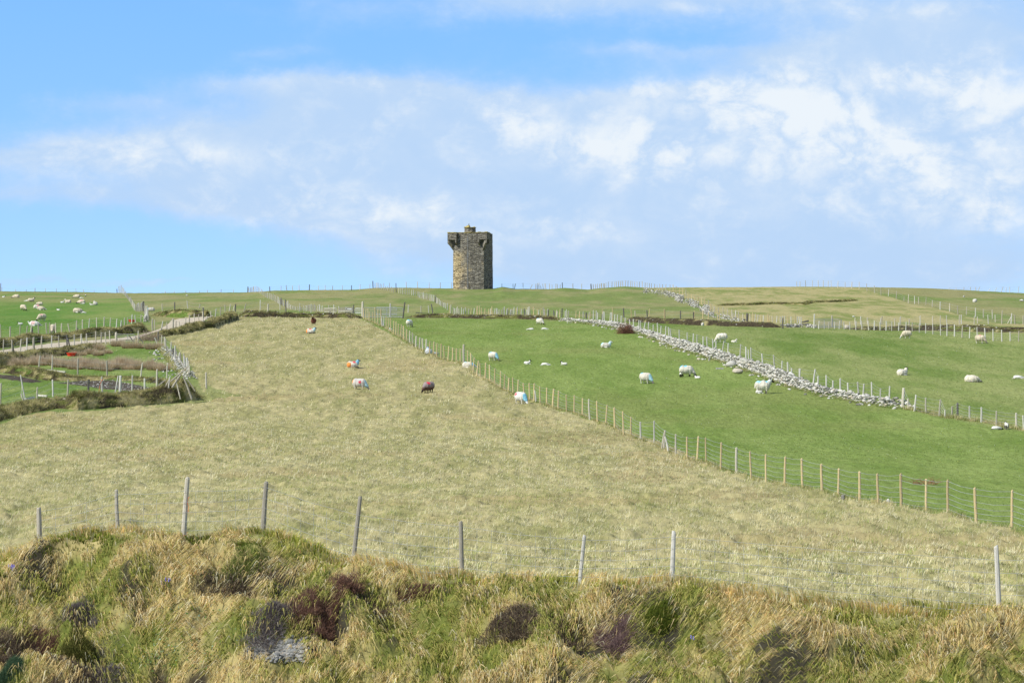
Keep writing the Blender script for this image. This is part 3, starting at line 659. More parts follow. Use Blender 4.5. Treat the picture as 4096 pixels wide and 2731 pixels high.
# braces leaning on the diagonal fence, each a pole of its own
def pole(name, label, cat, xa, ra, xb, rb, r=.045, kind='p', ya=62, zb=None, group=None, dyb=.0, bank=None):
    """a loose pole from its foot (xa, ra) on the ground to its head seen at (xb, rb)"""
    a = pix(xa, bank or ra, ya)
    if bank: a = Vector(((xa-CX)/F*(a.y+.35), a.y+.35, (CY-ra)/F*(a.y+.35)))
    Y = a.y+dyb; b = Vector(((xb-CX)/F*Y, Y, (CY-rb)/F*Y))
    m = MB(); m.tube([Vector((0, 0, -.03)), (b-a)*.5+Vector((.01, 0, .01)), b-a], r, 7, r*.85)
    o = m.build(name, {'p': M_PALE, 'g': M_GREY, 'd': M_DARKW}[kind]); o.location = a
    return tag(o, label, cat, group)
pole('brace_pole', 'white leaning brace pole beside the A-shaped pair of stakes in the diagonal fence', 'pole', 2674, 1808, 2660, 1745, .05)
pole('brace_pole', 'thin grey brace pole tilted right against the A-shaped diagonal fence post', 'pole', 2645, 1798, 2655, 1735, .035, 'g')
pole('brace_pole', 'white brace pole at the diagonal fence right of the red spotted ewe', 'pole', 2144, 1607, 2139, 1560, .05)
pole('brace_pole', 'short grey brace pole leaning on the diagonal fence above the red spotted ewe', 'pole', 2030, 1562, 2036, 1532, .035, 'g')
pole('brace_pole', 'white brace pole near the gate at the top of the diagonal fence', 'pole', 1533, 1306, 1526, 1275, .09)

# right hand fences
wallposts = T4([(30, 380, 480), (48, 385, 485), (105, 390, 492, 'p', 112), (122, 390, 496), (153, 412, 505), (182, 415, 515), (222, 425, 525), (262, 447, 535), (313, 460, 550), (352, 460, 560), (407, 470, 575), (425, 475, 580), (455, 490, 590, 'p', 477), (503, 490, 600),
    (558, 517, 615), (605, 500, 630), (635, 530, 635), (687, 535, 650), (724, 543, 665, 'p', 716), (745, 558, 670, 'p', 734), (831, 572, 685), (914, 600, 710), (972, 612, 725), (1014, 622, 740), (1078, 642, 755), (1124, 643, 775, 'p', 1118), (1182, 668, 795), (1214, 690, 805),
    (1278, 690, 815, 'p', 1298), (1336, 713, 835), (1465, 722, 870), (1528, 750, 890), (1555, 780, 900), (1582, 757, 905, 'p', 1575), (1705, 820, 950, 'p', 1690), (1826, 835, 1000, 'p', 1812), (1902, 897, 1020), (1967, 910, 1075), (2002, 972, 1080), (2088, 977, 1125)]) + \
    T5([(-3, 893, 1050), (122, 898, 1075, 'p', 148), (172, 965, 1080), (252, 957, 1110), (315, 1008, 1120), (385, 987, 1140), (464, 1028, 1150), (562, 1022, 1165, 'p', 553), (606, 1040, 1180), (687, 1023, 1190), (768, 1083, 1195), (857, 1062, 1205)])
wallposts = [q if len(q) > 3 else q+('p',) for q in wallposts]
fence('bleached crooked posts with wire running behind the white drystone wall', wallposts, ymin=100, wires=(.96, .75, .5))
fence('grey post and wire fence continuing right from the end of the drystone wall', kinds(T5([(984, 1078, 1272, 'G'), (1037, 1180, 1285), (1095, 1145, 1305, 'g', 1108), (1205, 1172, 1325), (1332, 1187, 1350, 'g', 1346), (1388, 1288, 1360), (1453, 1253, 1355), (1504, 1220, 1350), (1625, 1252, 1385), (1735, 1263, 1410), (1879, 1297, 1440), (2068, 1318, 1460), (2140, 1340, 1485), (2260, 1360, 1510)]), 'Ggpggpgdppggpg'), ymin=100)
fence('row of thin white posts crossing the top of the right hand green field', kinds(T5([(180, 440, 515), (233, 440, 515), (273, 448, 515), (330, 445, 518), (376, 440, 518), (423, 448, 518), (478, 447, 522), (535, 440, 525), (595, 440, 525), (657, 440, 528), (710, 438, 528), (766, 448, 530), (823, 440, 533), (878, 445, 533),
    (945, 455, 533), (1011, 448, 533), (1075, 457, 542), (1143, 460, 550), (1203, 460, 555), (1272, 467, 567), (1345, 470, 575), (1407, 460, 580), (1478, 472, 588), (1548, 485, 597), (1622, 493, 605), (1694, 497, 590), (1773, 505, 615), (1848, 515, 628), (1932, 523, 635), (2010, 542, 632), (2091, 535, 637), (2170, 545, 645)]), 'ppgpppp'), ymin=150)
fence('spaced grey posts behind the dark turf bank on the far right', kinds(T5([(524, 407, 475), (583, 395, 475), (643, 405, 475), (770, 412, 475), (782, 392, 475), (906, 415, 500), (958, 397, 480), (1042, 420, 500), (1150, 390, 480), (1268, 392, 470), (1341, 385, 470), (1403, 385, 460), (1525, 380, 475), (1545, 380, 470), (1666, 392, 475), (1698, 395, 460), (1801, 380, 470), (1868, 378, 450), (2020, 366, 465), (2055, 382, 470), (2135, 385, 470)]), 'gpgpg'), ymin=200)
fence('thin fence climbing over the upper right hillside to the skyline', kinds(T5([(-30, 60, 110), (0, 60, 110), (55, 50, 110), (118, 50, 110), (175, 50, 110), (222, 50, 112), (268, 55, 112), (300, 50, 115), (362, 58, 125), (432, 65, 125), (495, 65, 128), (567, 65, 135), (640, 82, 155), (712, 100, 172), (774, 122, 193), (846, 135, 203), (921, 157, 230), (994, 202, 250), (1036, 185, 270),
    (1096, 200, 275), (1134, 210, 278), (1202, 210, 285), (1264, 240, 305), (1341, 255, 330), (1430, 272, 350), (1511, 293, 375), (1592, 300, 380), (1678, 315, 400), (1755, 325, 405), (1840, 332, 418), (1930, 340, 470)]), 'gggp'), ymin=200, wires=(.95, .6, .3))
fence('pale leaning posts on the far right skyline', T5([(1425, 128, 140, 'p'), (1493, 125, 140, 'p'), (1567, 115, 142, 'p'), (1630, 112, 145, 'p'), (1680, 115, 148, 'p'), (1704, 110, 148, 'p', 1720), (1800, 125, 150, 'p', 1825), (1862, 115, 156, 'p', 1885), (1925, 108, 162, 'p', 1943), (1970, 115, 165, 'p'), (2006, 110, 168, 'p'), (2085, 108, 172, 'p', 2095)]), ymin=300, wires=(.9, .5))
hw = T4([(15, 85, 138), (40, 85, 140), (62, 80, 136), (87, 70, 133), (124, 68, 130), (153, 65, 125), (170, 65, 122), (192, 62, 122), (216, 60, 120), (238, 60, 120), (264, 55, 118), (291, 57, 118), (318, 57, 120), (338, 62, 125), (363, 66, 128), (387, 66, 130), (413, 70, 133), (442, 65, 130, 'n'), (470, 80, 135), (492, 80, 145),
    (517, 85, 148), (537, 85, 150), (568, 92, 150), (598, 100, 160), (625, 92, 160), (654, 97, 158), (690, 95, 165), (732, 100, 165), (765, 100, 180, 'n'), (797, 115, 185, 'n'), (830, 128, 200, 'n'), (865, 140, 210, 'n'), (900, 155, 220), (920, 175, 255, 'n'), (958, 195, 265, 'n'), (990, 208, 272, 'n'), (1027, 225, 300, 'n'), (1062, 232, 305, 'n'),
    (1090, 238, 320, 'n'), (1130, 262, 335, 'g'), (1157, 295, 368, 'n'), (1195, 328, 385, 'g'), (1240, 340, 395), (1287, 335, 415), (1330, 358, 425), (1375, 358, 440), (1388, 400, 475), (1415, 368, 455, 'p'), (1447, 380, 458), (1495, 403, 460)])
fence('fence above the tumbled stone wall running down from the hilltop', hw, ymin=200, wires=(.95, .6, .3))
b4 = T4([(25, 360, 450, 'n'), (130, 345, 470, 'n'), (248, 345, 445, 'd'), (328, 350, 445, 'n'), (368, 372, 440), (493, 365, 452, 'd'), (514, 352, 455, 'n'), (670, 355, 460, 'n'), (680, 365, 460, 'n'), (840, 372, 462, 'd'), (978, 385, 470, 'd'), (990, 375, 470, 'n'), (1076, 368, 472, 'n'), (1130, 385, 474, 'n'), (1230, 378, 478, 'n'), (1252, 390, 480, 'n')])
fence('yellow and dark posts standing behind the dark peat bank right of centre', b4, ymin=200, wires=(.9, .5))
b4b = T4([(1532, 398, 485, 'd'), (1543, 400, 485, 'd'), (1567, 405, 485), (1597, 392, 490, 'n'), (1621, 408, 488, 'p', 1627), (1646, 415, 490, 'p', 1653), (1680, 415, 492, 'n'), (1707, 420, 493, 'p', 1712), (1752, 430, 495, 'n'), (1763, 402, 496, 'n'), (1775, 432, 498, 'n'), (1803, 428, 498), (1846, 428, 498, 'p', 1850), (1887, 435, 500, 'p'), (1905, 428, 500, 'p'), (1932, 430, 501, 'p'),
    (1960, 428, 503, 'n'), (1997, 435, 504, 'p'), (2038, 418, 505, 'n'), (2067, 432, 505, 'p'), (2090, 432, 508, 'p', 2080), (2105, 437, 510, 'p')])
fence('mixed white and yellow stakes left of the right hand field gate', b4b, ymin=200, wires=(.9, .5))
b3 = []
rr = random.Random(5)
BX = [(520, 398), (560, 402), (620, 412), (680, 408), (770, 412), (860, 414), (980, 416), (1080, 420), (1250, 414), (1350, 420), (1450, 426), (1530, 432), (1640, 436), (1760, 440), (1900, 444), (2060, 462), (2140, 472)]
xs3 = [515, 530, 557, 573, 588, 605, 620, 643, 665, 688, 716, 740, 772, 802, 812, 833, 855, 888, 930, 945, 962, 988, 1010, 1020, 1035, 1062, 1080, 1092, 1115, 1125, 1135, 1152, 1160, 1175, 1190, 1215, 1230, 1258, 1268, 1303, 1320, 1337, 1345, 1362, 1397, 1437, 1450, 1470, 1500, 1512, 1520, 1540, 1550, 1610, 1635, 1642, 1670, 1690, 1728, 1745, 1758, 1837, 1873, 1915, 1948, 1975, 1985, 2022, 2052, 2063, 2113, 2125]
for x in xs3:
    b = float(np.interp(x, [q[0] for q in BX], [q[1] for q in BX])); hh = rr.choice([58, 62, 66, 70, 80, 90])
    b3.append((x, b-hh, b+4, rr.choice('gppgnpgd') if x not in (740, 802, 812, 833, 855, 888, 962, 1397, 1437, 1470, 1670) else 'n', x+rr.uniform(-6, 6)))
fence('crowded uneven white and grey stakes along the bank behind the central green field', T3(b3), ymin=200, wires=(.85, .5))
# the fence running down the hill left of the tower
h3 = T2([(1810, 62, 135, 'd'), (1830, 85, 138), (1848, 78, 140), (1862, 80, 143), (1880, 90, 147), (1898, 95, 150), (1920, 82, 155), (1938, 118, 160), (1960, 115, 165), (1983, 80, 168), (2003, 120, 172), (2020, 140, 180), (2053, 85, 182, 'd'), (2080, 135, 188), (2100, 140, 192), (2122, 135, 198)]) + \
    T3([(30, 135, 200, 'p'), (55, 145, 203), (80, 145, 206), (97, 148, 208), (122, 155, 211), (140, 152, 213, 'p'), (163, 172, 216), (187, 172, 226), (203, 178, 238, 'p'), (222, 182, 243), (235, 185, 247), (248, 178, 250, 'p'), (262, 190, 253), (275, 190, 256), (290, 196, 262), (310, 198, 266, 'p'), (325, 200, 270), (337, 205, 274, 'p'), (352, 208, 278, 'p'),
        (372, 212, 290, 'd'), (385, 235, 298, 'p'), (395, 240, 302), (412, 252, 312, 'p'), (428, 268, 322, 'p'), (443, 280, 330), (460, 288, 338, 'p'), (477, 292, 350, 'p'), (495, 295, 365, 'p')])
fence('close set fence descending the grassy bank left of the stone tower', h3, ymin=200, wires=(.9, .5))
h2 = T2([(500, 120, 178, 'd'), (512, 135, 178), (527, 128, 176), (541, 125, 177), (553, 122, 178), (566, 118, 180), (580, 112, 181, 'p'), (594, 118, 182), (610, 122, 186), (625, 130, 190), (640, 145, 198), (655, 155, 208, 'p'), (670, 168, 220), (685, 178, 232), (698, 185, 238), (710, 183, 243, 'p'), (725, 188, 250), (738, 195, 256), (752, 200, 262),
    (765, 196, 267, 'p'), (780, 208, 274), (795, 212, 282), (810, 222, 290), (822, 230, 298, 'p'), (836, 240, 308), (848, 238, 315, 'd'), (862, 255, 320), (875, 262, 328, 'p'), (892, 255, 335, 'd'), (905, 282, 340), (918, 265, 346, 'p'), (932, 300, 352), (948, 312, 358), (965, 322, 362), (985, 325, 366, 'p'), (1000, 330, 368), (1018, 330, 370), (1045, 328, 372, 'p'),
    (1058, 335, 372), (1082, 320, 374), (1100, 322, 374), (1118, 318, 374, 'p'), (1132, 310, 375), (1146, 312, 375), (1178, 310, 376), (1205, 318, 376), (1230, 320, 377)])
fence('curving line of close stakes coming down the hill left of centre', h2, ymin=200, wires=(.9, .5))
h1p = T1([(1225, 145, 180, 'd'), (1245, 115, 178), (1256, 108, 182, 'p'), (1265, 104, 186), (1277, 125, 192), (1288, 128, 198, 'p'), (1298, 140, 206), (1308, 165, 216), (1316, 172, 224, 'p'), (1325, 190, 236), (1334, 205, 246), (1342, 222, 256), (1350, 232, 268, 'p'), (1358, 230, 280), (1366, 235, 292), (1374, 250, 305, 'p'), (1382, 262, 320), (1390, 278, 338), (1398, 285, 352), (1406, 300, 366, 'p'),
    (1415, 302, 374), (1426, 308, 378), (1436, 296, 378, 'p'), (1447, 292, 378), (1458, 290, 377, 'p'), (1468, 292, 376), (1479, 288, 376, 'p'), (1490, 280, 376), (1502, 276, 380, 'D'), (1508, 292, 400), (1515, 320, 420, 'p'), (1522, 330, 440), (1530, 350, 455, 'p'), (1541, 320, 470, 'p', 1536), (1551, 350, 480)])
h1p = [q if len(q) > 3 else q+('g',) for q in h1p]
fence('dense paling fence stepping down the left hill to the track junction', h1p, ymin=200, wires=(.9, .5))
fence('thin skyline posts above the sheep on the far left hill', T1([(5, 85, 168, 'd'), (18, 130, 168), (165, 148, 170), (272, 150, 170), (366, 135, 168), (475, 140, 172), (588, 140, 172), (703, 148, 172), (795, 140, 175), (876, 150, 175, 'g', 870), (984, 160, 176, 'g', 980), (1117, 168, 180)]), ymin=330, wires=(.9,))
fence('sparse small posts on the skyline between the paling fence and the curving stakes', T1([(1728, 175, 186), (1822, 170, 185), (1943, 165, 182), (2085, 165, 180)])+T2([(77, 155, 180), (220, 148, 180), (350, 150, 180)]), ymin=330, wires=(.8,))
fence('skyline posts and wire between the curving stakes and the stone tower', kinds(T2([(732, 120, 182), (845, 112, 168), (908, 105, 165, 'g', 900), (967, 110, 163), (1036, 103, 160), (1142, 98, 158), (1240, 108, 155), (1308, 105, 157), (1386, 110, 160), (1487, 107, 160), (1585, 107, 160), (1672, 97, 158), (1775, 92, 150)]), 'dgggg'), ymin=330, wires=(.9, .6, .3))
fence('five thin posts on the skyline immediately left of the stone tower', T3([(66, 70, 130), (183, 68, 131), (306, 80, 133), (420, 78, 134), (540, 72, 136)]), ymin=330, wires=(.9, .6, .3))
sk = T3([(1065, 88, 122), (1183, 92, 140), (1196, 88, 140, 'g', 1206), (1288, 83, 148, 'p'), (1360, 92, 148, 'g', 1388), (1418, 92, 148), (1435, 85, 148), (1453, 82, 148), (1475, 108, 148, 'p', 1468), (1498, 90, 148, 'p', 1490), (1515, 88, 146), (1527, 88, 145, 'p', 1520), (1562, 88, 142), (1590, 100, 140), (1627, 90, 138), (1645, 92, 138), (1673, 98, 136), (1700, 78, 135, 'd'), (1808, 88, 133), (1900, 92, 133), (1998, 92, 150, 'D'), (2022, 95, 148), (2045, 94, 146), (2063, 90, 144), (2087, 92, 141), (2110, 85, 140), (2135, 88, 139)])
fence('leaning skyline posts between the stone tower and the rise beside it', sk, ymin=330, wires=(.9, .5))
# left: fences by the track
f6a = T6([(10, 155, 340), (135, 185, 330), (262, 165, 305, 'g', 272), (352, 175, 303, 'g', 368), (410, 155, 330, 'g', 424), (440, 190, 325, 'd', 420), (517, 140, 285), (622, 135, 285), (665, 135, 290), (748, 140, 290), (820, 145, 285), (930, 145, 265, 'g', 905), (1018, 105, 258), (1045, 190, 250, 'd', 1018), (1100, 95, 238), (1185, 80, 233, 'p', 1193), (1290, 68, 210), (1385, 58, 208), (1467, 70, 210), (1550, 82, 220, 'p', 1563), (1608, 100, 222, 'p', 1618), (1625, 120, 220), (1663, 70, 205), (1703, 62, 195), (1757, 25, 175, 'p'), (1808, 32, 165, 'p'), (1882, 25, 165)])
fence('posts on the turf bank along the far side of the gravel track', f6a, ymin=150)
f6b = T6([(45, 358, 560), (168, 362, 553, 'g', 160), (195, 440, 550, 'd', 172), (270, 350, 542, 'g', 284), (355, 337, 515, 'p'), (450, 328, 515, 'G'), (555, 312, 505), (685, 305, 468, 'p'), (788, 305, 480), (900, 297, 467, 'd', 893), (930, 350, 470, 'd', 905), (995, 292, 463, 'p'), (1080, 283, 453), (1120, 405, 458), (1162, 277, 440), (1278, 250, 410), (1350, 262, 410), (1410, 260, 420), (1468, 240, 405), (1552, 262, 385, 'G')])
fence('grey posts along the near side of the gravel track above the paddock', f6b, ymin=150)
f1r = T1([(1685, 480, 585, 'p', 1702), (1745, 490, 580), (1806, 455, 570, 'G'), (1838, 478, 565), (1876, 485, 555, 'g', 1868), (1938, 443, 538), (1978, 415, 525), (2030, 400, 500), (2078, 410, 485), (2125, 340, 455, 'd')])+T2([(33, 380, 485), (73, 425, 470), (115, 375, 460), (158, 350, 455, 'p', 168), (213, 335, 425), (263, 308, 405), (303, 303, 395, 'g', 317), (345, 320, 390, 'g', 360), (372, 302, 385, 'd')])
fence('posts along the near edge of the upper gravel track, past the junction', f1r, ymin=180, wires=(.9, .5))
f2b = T2([(458, 297, 388, 'g', 480), (629, 258, 365, 'p'), (709, 300, 385, 'G'), (836, 265, 365, 'p'), (900, 260, 392, 'd'), (1037, 295, 380), (1162, 300, 395, 'p'), (1193, 300, 382), (1245, 308, 382, 'p'), (1256, 308, 384, 'p'), (1278, 320, 384, 'p'), (1348, 312, 388), (1397, 310, 388, 'p'), (1448, 325, 392), (1607, 310, 402, 'd')])
fence('scattered posts along the turf bank at the top of the straw field', f2b, ymin=200, wires=(.85, .4))
fp2 = T3([(87, 312, 392, 'p'), (220, 320, 392), (303, 318, 398, 'p'), (342, 300, 400, 'd', 328)])
fence('four posts in the gap between the big field gate and the bank', fp2, ymin=200, wires=(.8,))
f1g = T1([(1697, 297, 372), (1824, 282, 358, 'd'), (1965, 265, 347, 'p', 1957), (2080, 300, 352, 'g', 2090), (2130, 335, 360)])
fence('five posts above the dark gorse bank behind the track', f1g, ymin=200, wires=(.8, .4))
pw = T6([(0, 940, 1262), (335, 825, 1172, 'p', 270), (315, 1075, 1180, 'g', 280), (495, 993, 1183), (708, 893, 1118, 'p', 698), (903, 895, 1133, 'g', 913), (1183, 890, 1082, 'd'), (1366, 855, 1110, 'p'), (1530, 840, 1112, 'p', 1578), (1596, 840, 1140, 'P', 1606), (1765, 835, 1100, 'p'), (1930, 877, 1085, 'p'), (2092, 755, 1030), (2228, 700, 885)])
PR['P'] = .06
fence('battered posts standing on the turf bank in front of the paddock', pw, ymin=110, wires=(.85, .5, .2))
pm = T6([(520, 570, 755, 'g', 538), (695, 570, 795, 'g', 703), (1035, 608, 825, 'g', 1043), (1432, 640, 852), (1878, 668, 870, 'g', 1904)])
fence('five spaced posts crossing the paddock beside the brown rushes', pm, ymin=110, wires=(.85, .5))
pr = T1([(1690, 628, 760), (1722, 645, 775), (1740, 665, 800, 'g', 1734), (1778, 698, 835, 'p', 1790), (1813, 765, 875, 'd'), (1832, 738, 935, 'P'), (1848, 793, 900), (1860, 805, 950, 'p', 1876), (1890, 810, 970), (1923, 815, 962), (1938, 848, 985, 'P'), (1958, 862, 1005, 'P'), (1970, 895, 1015), (1985, 948, 1075)])
fence('stout weathered posts crammed along the paddock stone wall', pr, ymin=110, wires=(.85, .5))
corner = C2([(65, 1018), (68, 1200)])
fence('single grey post at the corner of the straw field by the paddock', [(corner[0][0], corner[0][1], corner[1][1], 'g')], ymin=110, wires=())
fence('single dark cross topped post on the dark peat bank', T4([(1912, 448, 562, 'd')]), ymin=150, wires=())

# ------------------------------------------------------------------ stones and dry stone walls
def ico_template(seed, sub=1):
    bm = bmesh.new(); bmesh.ops.create_icosphere(bm, subdivisions=sub+1, radius=1)
    r = np.random.default_rng(seed); V = np.array([v.co[:] for v in bm.verts]); Fc = np.array([[l.vert.index for l in f.loops] for f in bm.faces]); bm.free()
    # cut by random planes for an angular stone
    for k in range(9):
        d = r.normal(size=3); d /= np.linalg.norm(d); c = r.uniform(.55, .85); s = V@d; over = np.maximum(s-c, 0); V = V-over[:, None]*d*.92
    return V, Fc
ST = [ico_template(100+i) for i in range(8)]
def rand_rot(n):
    q = RNG.normal(size=(n, 4)); q /= np.linalg.norm(q, axis=1)[:, None]; w, x, y, z = q.T
    return np.stack([1-2*(y*y+z*z), 2*(x*y-z*w), 2*(x*z+y*w), 2*(x*y+z*w), 1-2*(x*x+z*z), 2*(y*z-x*w), 2*(x*z-y*w), 2*(y*z+x*w), 1-2*(x*x+y*y)], -1).reshape(n, 3, 3)
STONEC = np.array([(.60, .58, .52), (.49, .475, .42), (.68, .66, .61), (.34, .33, .29), (.55, .49, .39), (.21, .205, .18)])
def stones(name, P, S, mat=None, cols=None, parent=None, probs=None, flat=.55):
    P = np.asarray(P, float); n = len(P); S = np.asarray(S, float)
    Vs, Fs, Cs = [], [], []; off = 0
    tid = RNG.integers(0, len(ST), n); R = rand_rot(n)
    ci = RNG.choice(len(STONEC), n, p=probs if probs is not None else [.3, .24, .2, .12, .09, .05])
    cc = (STONEC if cols is None else cols)[ci]*RNG.uniform(.85, 1.1, n)[:, None]
    for t in range(len(ST)):
        ii = np.where(tid == t)[0]
        if not len(ii): continue
        T, Fc = ST[t]
        sc = np.stack([S[ii]*RNG.uniform(.8, 1.35, len(ii)), S[ii]*RNG.uniform(.7, 1.1, len(ii)), S[ii]*RNG.uniform(.45, .85, len(ii))], -1)
        L = T[None]*sc[:, None, :]
        tiltR = R[ii]*.35+np.eye(3)*.65
        u, _, vt = np.linalg.svd(tiltR); Rz = u@vt
        V = np.einsum('nij,nkj->nki', Rz, L)+P[ii][:, None, :]
        k = T.shape[0]; Vs.append(V.reshape(-1, 3)); Fs.append((Fc[None]+(np.arange(len(ii))*k)[:, None, None]+off).reshape(-1, 3)); off += k*len(ii)
        Cs.append(np.repeat(cc[ii], k, 0))
    me = npmesh(name, np.concatenate(Vs), [np.concatenate(Fs)], mat or M_STONEWALL, np.concatenate(Cs))
    return mobj(name, me, parent)
def path_world(px, n_step=.4, ymin=62):
    P = [pix(x, y, ymin) for x, y in px]; out = []
    for a, b in zip(P[:-1], P[1:]):
        L = math.hypot(a.x-b.x, a.y-b.y); k = max(1, int(L/n_step))
        for i in range(k): out.append(a.lerp(b, i/k))
    out.append(P[-1]); out = [Vector((p.x, p.y, float(ground(p.x, p.y)))) for p in out]
    return out
def stone_wall(label, low, high, th=.65, size=.2, dens=1.0, probs=None, ymin=100, group=None, core=True, scatter=30, ragged=.2, name='drystone_wall'):
    """low / high: foot line and top line of the wall's near face in source pixels"""
    W_ = path_world(low, .22, ymin); n = len(W_)
    lx = [p[0] for p in low]; hy = [p[1] for p in high]; hx = [p[0] for p in high]
    P, S = [], []
    for i, p in enumerate(W_):
        xs = CX+F*p.x/p.y; rt = float(np.interp(xs, hx, hy)); q = W_[min(i+1, n-1)]-W_[max(i-1, 0)]; q.z = 0; q.normalize(); nn = Vector((-q.y, q.x, 0))
        if nn.y < 0: nn = -nn
        h = (CY-rt)/F*(p.y+th*.5)-p.z; h = max(.18, min(h, 1.3))*(1-ragged*float(vn(i*.13, .5, 3))-.12*random.random())
        lv = max(1, int(h/(size*.85)))
        for k in range(lv+1):
            zz = h*k/max(lv, 1); wd = th*(1-.35*k/max(lv, 1))
            m = max(2, int(wd/(size*.9)*dens))
            for j in range(m):
                if random.random() > dens: continue
                t = (j+.5)/m-.5
                if k < lv and abs(t) < .2: continue
                s = size*random.uniform(.55, 1.15)*(1.15 if random.random() < .12 else 1)
                c = p+nn*(th*.5+t*wd)+q*random.uniform(-.12, .12)
                P.append((c.x, c.y, p.z+zz+random.uniform(-.10, .10)-size*.15)); S.append(s*.58)
    for _ in range(scatter):
        p = random.choice(W_); c = p+Vector((random.uniform(-.8, .8), -random.uniform(.2, 1.8), 0)); s = random.uniform(.06, .17)
        P.append((c.x, c.y, float(ground(c.x, c.y))+s*.2)); S.append(s)
    root = empty(name, W_[0]); tag(root, label, 'stone wall', group)
    P = np.array(P)-np.array(root.location)
    stones('stonework', P, S, parent=root, probs=probs)
    return root, W_
MWL = C4([(-430, 478), (-300, 490), (0, 530), (200, 570), (400, 610), (600, 690), (800, 770), (1000, 830), (1200, 890), (1400, 950), (1500, 990), (1700, 1060), (1900, 1150), (2143, 1210)])+[(3263, 1579), (3367, 1596), (3451, 1614), (3535, 1627), (3625, 1635)]
MWH = C4([(-430, 452), (-300, 460), (0, 475), (200, 500), (400, 555), (600, 620), (800, 665), (1000, 720), (1200, 785), (1400, 850), (1600, 900), (1800, 960), (2000, 1050), (2143, 1110)])+[(3242, 1535), (3284, 1545), (3367, 1564), (3451, 1581), (3535, 1592), (3565, 1585), (3600, 1602), (3633, 1620)]
stone_wall('long white drystone wall falling diagonally between the two green fields', MWL, MWH, th=.75, size=.24, scatter=190, probs=[.24, .26, .13, .18, .10, .09])
HWL = C4([(430, 175), (470, 185), (560, 195), (650, 205), (740, 225), (830, 260), (880, 285), (980, 310), (1050, 345), (1100, 365), (1140, 400), (1220, 440), (1300, 465), (1380, 480), (1480, 490)])
HWH = C4([(430, 135), (470, 148), (560, 152), (650, 160), (740, 185), (830, 215), (880, 240), (980, 275), (1050, 305), (1100, 335), (1140, 365), (1220, 405), (1300, 435), (1380, 455), (1480, 468)])
stone_wall('tumbled ragged stone wall coming down the hill right of the tower', HWL, HWH, th=1.0, size=.22, dens=.30, ymin=200, scatter=140, probs=[.14, .26, .06, .26, .08, .20])
PWL = C1([(1640, 770), (1690, 830), (1730, 870), (1770, 930), (1800, 985), (1840, 1030), (1880, 1060), (1930, 1085)])
PWH = C1([(1640, 740), (1690, 770), (1730, 800), (1770, 850), (1800, 900), (1840, 950), (1880, 985), (1930, 1010)])
stone_wall('collapsed white stone wall along the right side of the paddock', PWL, PWH, th=1.1, size=.16, dens=.5, ymin=110, scatter=60, probs=[.16, .28, .08, .26, .08, .14])
stone_wall('short stone wall end showing between the palings at the track junction', C1([(1500, 490), (1515, 440), (1510, 400)]), C1([(1500, 440), (1512, 400), (1520, 380)]), th=.35, size=.20, dens=.6, ymin=180, scatter=4, probs=[.16, .28, .08, .26, .08, .14])
stone_wall('low wall of dark stones on the peat bank left of the right hand gate', C4([(1930, 548), (2030, 548), (2143, 540)])+C5([(110, 505)]), C4([(1930, 515), (2030, 518), (2143, 515)])+C5([(110, 480)]), th=.7, size=.26, ymin=180, scatter=8, probs=[.15, .25, .1, .25, .05, .2])

